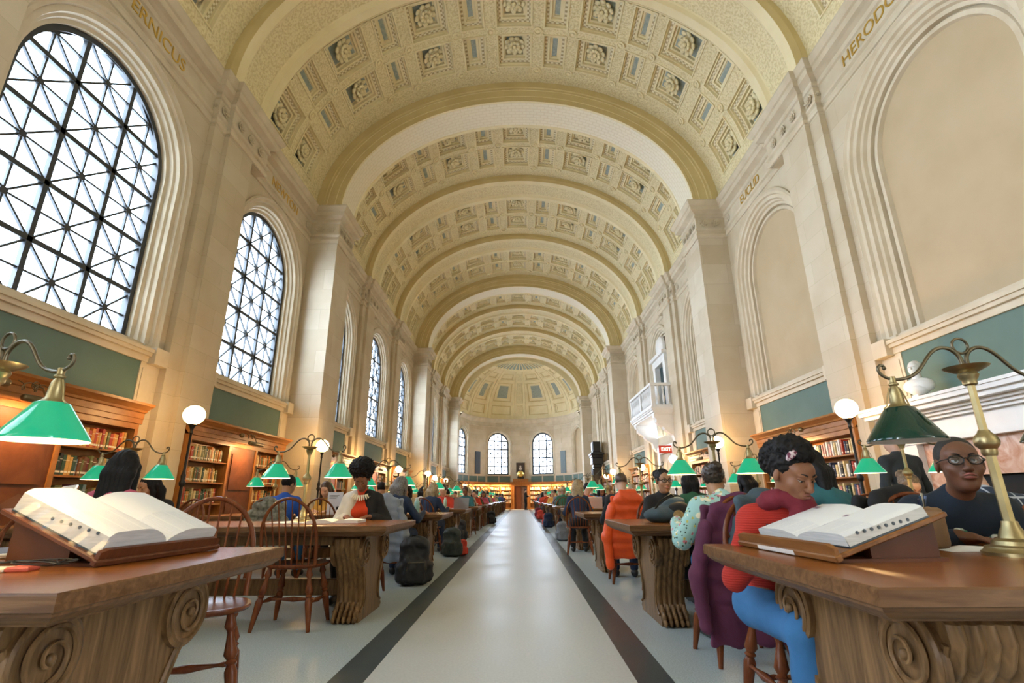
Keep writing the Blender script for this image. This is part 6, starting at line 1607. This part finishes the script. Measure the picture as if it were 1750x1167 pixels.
fm = bpy.data.materials.new('clear_film'); fm.use_nodes = True; nt = fm.node_tree; nt.nodes.clear(); o_ = nt.nodes.new('ShaderNodeOutputMaterial'); a_ = nt.nodes.new('ShaderNodeBsdfTransparent'); b_ = nt.nodes.new('ShaderNodeBsdfGlossy'); b_.inputs['Roughness'].default_value = .12; x_ = nt.nodes.new('ShaderNodeMixShader'); x_.inputs[0].default_value = .05; nt.links.new(a_.outputs[0], x_.inputs[1]); nt.links.new(b_.outputs[0], x_.inputs[2]); nt.links.new(x_.outputs[0], o_.inputs[0])
m = MB(); m.M = Matrix.Translation((0, 0, .012)) @ Matrix.Rotation(math.radians(22), 4, 'X'); n = 16
for i in range(n):
    for_y = lambda t: .0 + .43 * t
    a, b = i / n, (i + 1) / n; f1 = .008 * math.sin(i * 2.3); f2 = .008 * math.sin((i + 1) * 2.3)
    m.add([(-.335 + f1, for_y(a), .03), (-.335 + f2, for_y(b), .03), (-.285 + f2, for_y(b), .075), (-.285 + f1, for_y(a), .075)], [(0, 1, 2, 3)])
m.build('plastic_film', fm, bkL, smooth=60)

# ================================================================== smaller things
def laptop(x, y, z, rz, label, lid=(.35, .36, .38), screen=None, ang=105, sc_=1.0, lidmat=None):
    r = empty('laptop', (x, y, z), math.radians(rz)); tag(r, label, 'laptop'); r.scale = (sc_,) * 3; mt = lidmat or new_mat('laptop_shell', lid, .35, .4)
    m = MB(); m.bbox(-.165, .165, -.115, .115, 0, .016, .004); b = m.build('base', mt, r); m = MB(); m.box(-.145, .145, -.04, .095, .016, .017); m.build('keyboard', M['iron'], b)
    a = math.radians(ang); m = MB(); m.M = Matrix.Translation((0, .112, .014)) @ Matrix.Rotation(-(PI - a), 4, 'X') if False else Matrix.Translation((0, .112, .014)) @ Matrix.Rotation(PI / 2 - (a - PI / 2), 4, 'X')
    m.bbox(-.165, .165, 0, .225, -.007, .0, .003); l = m.build('lid', mt, r); m2 = MB(); m2.M = m.M; m2.box(-.150, .150, .015, .212, .0, .001) ; m2.build('screen', screen or new_mat('dark_screen', (.01, .02, .04), .1), l)
    return r
scr = noise_mat('blue_screen', (.01, .03, .08), (.02, .07, .16), 3, .15)
laptop(-2.17, 2.20, TZ, -42, 'white-framed laptop with dark blue screen beside the huge dictionary', (.75, .76, .76), scr, 108, 1.25)
laptop(*txy(-1, 3, .22, .25), TZ, 200, 'grey laptop seen from behind at the fourth window-side table, aisle end', (.40, .42, .46))
laptop(*txy(-1, 3, .75, .25), TZ, 170, 'pale lilac laptop seen from behind at the fourth window-side table', (.5, .48, .56))
laptop(*txy(-1, 2, .75, -.1), TZ, 175, 'white laptop seen from behind at the third window-side table', (.72, .74, .76))
laptop(*txy(1, 3, .7, .2), TZ, 175, 'silver laptop on the fourth fireplace-side table', (.6, .6, .6))
# phone, cable and pouch by the dictionary
m = MB(); ph = empty('phone_case', (-1.62, 1.74, TZ), .25); tag(ph, 'cream and red phone case lying by the near edge of the window-side table', 'phone'); m.bbox(-.13, .02, -.035, .035, 0, .014, .004); m.build('case', new_mat('cream_case', (.75, .62, .42), .5), ph); m = MB(); m.bbox(.02, .085, -.035, .035, 0, .015, .004); m.build('flap', new_mat('red_flap', (.55, .10, .06), .5), ph)
m = MB(); rs2 = random.Random(3); pts = []; 
for i in range(60): a = i * .42; pts.append((-1.60 + .09 * math.cos(a * .7) + .05 * math.sin(a * 1.3) + .002 * i, 1.80 + .05 * math.sin(a) + .02 * math.cos(a * 1.7), TZ + .016 + .012 * abs(math.sin(a * .9))))
m.tube(pts, .0022, 6); tag(m.build('earphone_cable', M['black_iron'], smooth=60), 'tangled black earphone cable over the phone case', 'cable')
# brown bag and papers on the fireplace side
bg = empty('handbag', (1.80, 2.36, TZ), math.radians(60)); tag(bg, 'open tan leather bag with pens standing behind the book stand', 'bag')
S = SDF(); S.box((0, 0, .085), (.13, .06, .085), None, .03, .02); S.box((0, 0, .17), (.10, .035, .05), None, .01, .02, True); S.mesh('body', noise_mat('tan_leather', (.16, .08, .035), (.34, .20, .09), 5, .6), bg, .007)
for i, c in enumerate(((.01, .02, .05), (.02, .06, .12), (.5, .45, .35), (.02, .02, .02), (.1, .15, .3))): m = MB(); m.tube([(-.06 + .025 * i, 0, .10), (-.075 + .03 * i, .01 - .01 * i, .20 + .012 * (i % 3))], .005, 6); m.build('pen', new_mat('pen_%s' % ['black', 'blue', 'cream', 'dark', 'grey'][i], c, .3), bg)
m = MB(); m.add([(-.10, -.05, .001), (.10, -.04, .001), (.11, .05, .012), (.02, .06, .016), (-.09, .05, .002), (0, 0, .02)], [(0, 1, 5), (1, 2, 5), (2, 3, 5), (3, 4, 5), (4, 0, 5)]); o = m.build('paper_napkin', new_mat('white_tissue', (.8, .78, .75), .9)); o.location = (1.84, 2.22, TZ); tag(o, 'crumpled white paper at the foot of the large unlit lamp', 'paper')
m = MB(); n = 14; v = []
for i in range(n + 1):
    t = i / n; xx = -.26 + .52 * t; v += [(xx, -.03 * math.sin(t * PI * 2), 0), (xx * .97, .03 * math.sin(t * PI * 2) + .03, .22)]
m.add(v, [(2 * i, 2 * i + 2, 2 * i + 3, 2 * i + 1) for i in range(n)]); o = m.build('newspaper', new_mat('newsprint', (.62, .62, .62), .8), smooth=60); o.location = (3.42, 4.52, TZ); tag(o, 'large pale sheet of newsprint held upright before the light-haired woman', 'newspaper')
sm = o.modifiers.new('thickness', 'SOLIDIFY'); sm.thickness = .002
# open book before the woman with afro hair
def open_book(x, y, z, rz, label, w=.19, d_=.13, th=.022, name='open_book'):
    r = empty(name, (x, y, z), math.radians(rz)); tag(r, label, 'book')
    m = MB(); m.box(-w, w, -d_, d_, 0, .003); m.build('cover', BM['red'], r)
    for s in (-1, 1):
        m = MB(); N = 12; v = []
        for i in range(N + 1): t = i / N; zz = .004 + th * (.25 + math.sin(min(1, t * 1.8) * PI / 2)) * (1 - .45 * t); v += [(s * w * t * .97, -d_ + .005, zz), (s * w * t * .97, d_ - .005, zz), (s * w * t * .97, -d_ + .005, .003), (s * w * t * .97, d_ - .005, .003)]
        f = []
        for i in range(N): a = 4 * i; f += [(a, a + 4, a + 5, a + 1), (a, a + 2, a + 6, a + 4), (a + 1, a + 5, a + 7, a + 3)]
        f.append((4 * N, 4 * N + 2, 4 * N + 3, 4 * N + 1)); m.add(v, f); m.build('page', M['paper'], r, smooth=40)
    return r
open_book(-1.70, 5.05, TZ, 3, 'open book read by the woman with afro hair', .24, .16, .035)
open_book(-2.12, 5.02, TZ, -6, 'second open book lying flat beside the book she reads', .2, .14, .012)
# white notice with padlock sign
nt_ = empty('notice', (-2.78, 8.0, TZ), 0); tag(nt_, 'white standing notice with a black padlock sign on the third window-side table', 'sign')
m = MB(); m.box(-.115, .115, -.006, .006, 0, .32); m.build('board', new_mat('white_notice', (.72, .74, .80), .6), nt_)
m = MB(); m.tube([(.05 + .016 * math.cos(a), -.008, .10 + .016 * math.sin(a)) for a in [PI * i / 10 for i in range(11)]], .004, 6); m.box(.028, .072, -.010, -.006, .065, .100); 
m.box(.044, .056, -.010, -.006, .095, .102)
m.build('padlock_sign', M['black_iron'], nt_)
for i in range(3): m = MB(); m.box(-.09, .06 - .02 * i, -.0075, -.006, .27 - .02 * i, .275 - .02 * i); m.build('printed_line', M['black_iron'], nt_)
# tumblers and bottles
def bottle(x, y, label, c, h=.22, r=.035, cap=(.6, .7, .7), name='bottle'):
    b = empty(name, (x, y, TZ)); tag(b, label, name.split('_')[-1]); m = MB(); m.lathe([(r * .85, 0), (r, .01), (r * 1.02, h * .7), (r * .9, h * .8), (r * .55, h * .88)], 16); m.build('body', new_mat('bottle_' + '_'.join('%02d' % int(q * 99) for q in c), c, .2), b, smooth=40); m = MB(); m.lathe([(r * .6, h * .87), (r * .6, h), (r * .5, h * 1.01)], 14); m.build('cap', new_mat('cap_' + '_'.join('%02d' % int(q * 99) for q in cap), cap, .4), b, smooth=40); return b
bottle(*txy(-1, 2, .42, -.35), 'pale turquoise tumbler on the third window-side table', (.35, .62, .60), .22, .04, name='tumbler')
bottle(*txy(-1, 3, .48, -.2), 'mint green bottle beside the laptops on the fourth window-side table', (.45, .70, .62), .24)
bottle(*txy(1, 2, .55, -.2), 'clear patterned bottle on the third fireplace-side table', (.55, .50, .48), .22, .038, (.03, .03, .03))
o = MB(); o.bbox(-.13, .13, -.09, .09, 0, .03, .004); q = o.build('book', BM['orange']); q.location = (*txy(1, 3, .5, -.1), TZ); tag(q, 'orange-brown closed book lying at the aisle end of the fourth fireplace-side table', 'book')
# bags
def backpack(x, y, z, rz, label, mat, sc_=1.0, extra=None, lay=False):
    r = empty('backpack', (x, y, z), math.radians(rz)); tag(r, label, 'backpack'); r.scale = (sc_,) * 3
    S = SDF(); S.box((0, 0, .23), (.16, .095, .23), None, .07, .03); S.box((0, -.10, .15), (.12, .05, .12), None, .04, .03); S.box((-.13, -.02, .13), (.07, .07, .10), None, .04, .03); S.box((.13, -.02, .13), (.07, .07, .10), None, .04, .03); S.ell((.02, -.02, .44), (.12, .09, .06), None, .05); S.mesh('body', mat, r, .011, noise=lambda X, Y, Z: curl(.012, 24)(X, Y, Z) + curl(.006, 55)(Y, Z, X), cut=(lambda X, Y, Z: -Z + .002 + 0 * X + 0 * Y))
    m = MB(); m.tube([(-.03, 0, .45), (-.035, 0, .50), (.035, 0, .50), (.03, 0, .45)], .008, 6); m.build('top_loop', M['black_iron'], r, smooth=60)
    for s in (-1, 1): m = MB(); m.tube([(s * .08, .09, .42), (s * .10, .14, .32), (s * .12, .13, .15), (s * .13, .09, .05)], .014, 6); m.build('strap', M['black_iron'], r, smooth=60)
    m = MB(); m.tube([(-.10, -.152, .16), (-.09, -.156, .24), (.09, -.156, .24), (.10, -.152, .16)], .003, 5); m.build('zip', M['brass_dark'], r)
    return r
bkm = noise_mat('black_nylon', (.008, .008, .010), (.02, .02, .024), 20, .6)
backpack(-1.28, 6.72, 0, 20, 'big black backpack on the floor at the third window-side table', bkm, 1.12)
backpack(-1.22, 9.85, 0, -10, 'dark backpack on the floor at the fourth window-side table', noise_mat('dark_green_nylon', (.015, .022, .018), (.03, .04, .035), 20, .6), 1.0)
backpack(-1.06, 10.05, 0, 30, 'small orange bag on the floor beside the dark backpack', C_['red'], .55)
backpack(-1.5, 13.4, 0, 0, 'black backpack on the floor by the fifth window-side table', bkm, 1.0)
backpack(1.05, 13.2, 0, 10, 'pale grey backpack on the floor by the fourth fireplace-side table', C_['grey'], .9)
backpack(1.0, 19.0, 0, 15, 'dark blue backpack on the floor by the sixth fireplace-side table', C_['dknavy'], 1.0)
backpack(1.0, 20.4, 0, 15, 'coral red bag on the floor past the dark blue backpack', C_['red'], .9)
backpack(.95, 26.0, 0, 15, 'coral bag on the floor by the eighth fireplace-side table', C_['red'], .9)
backpack(.95, 29.0, 0, 15, 'maroon bag on the floor by the ninth fireplace-side table', C_['maroon'], 1.0)
backpack(-1.2, 22.0, 0, 15, 'black bag on the floor by the seventh window-side table', bkm, 1.0)
# slumped grey bag on the second fireplace-side table
gb = empty('shoulder_bag', (1.33, 4.78, TZ), math.radians(10)); tag(gb, 'slumped grey and black bag with tan badge on the second fireplace-side table', 'bag')
S = SDF(); S.ell((0, 0, .06), (.20, .13, .075), None, .03); S.ell((.08, .02, .13), (.13, .09, .07), Matrix.Rotation(-.5, 3, 'Y'), .04); S.mesh('body', C_['slate'], gb, .009, noise=curl(.007, 30), cut=(lambda X, Y, Z: -Z + .002 + 0 * X + 0 * Y))
S = SDF(); S.ell((.11, -.05, .09), (.12, .085, .085), None, .03); S.mesh('flap', C_['black'], gb, .010, noise=curl(.005, 30), cut=(lambda X, Y, Z: -Z + .002 + 0 * X + 0 * Y))
m = MB(); m.lathe([(.05, 0), (.05, .012), (.02, .015)], 20, (.06, -.135, .055), (0, -1, .2)); m.build('badge', noise_mat('tan_badge', (.3, .2, .08), (.5, .36, .16), 30, .7), gb)
m = MB(); m.tube([(-.15, -.05, .06), (-.05, -.02, .18), (.08, .02, .24), (.2, .04, .14), (.22, .02, .03)], .009, 8); m.build('strap', M['black_iron'], gb, smooth=60)
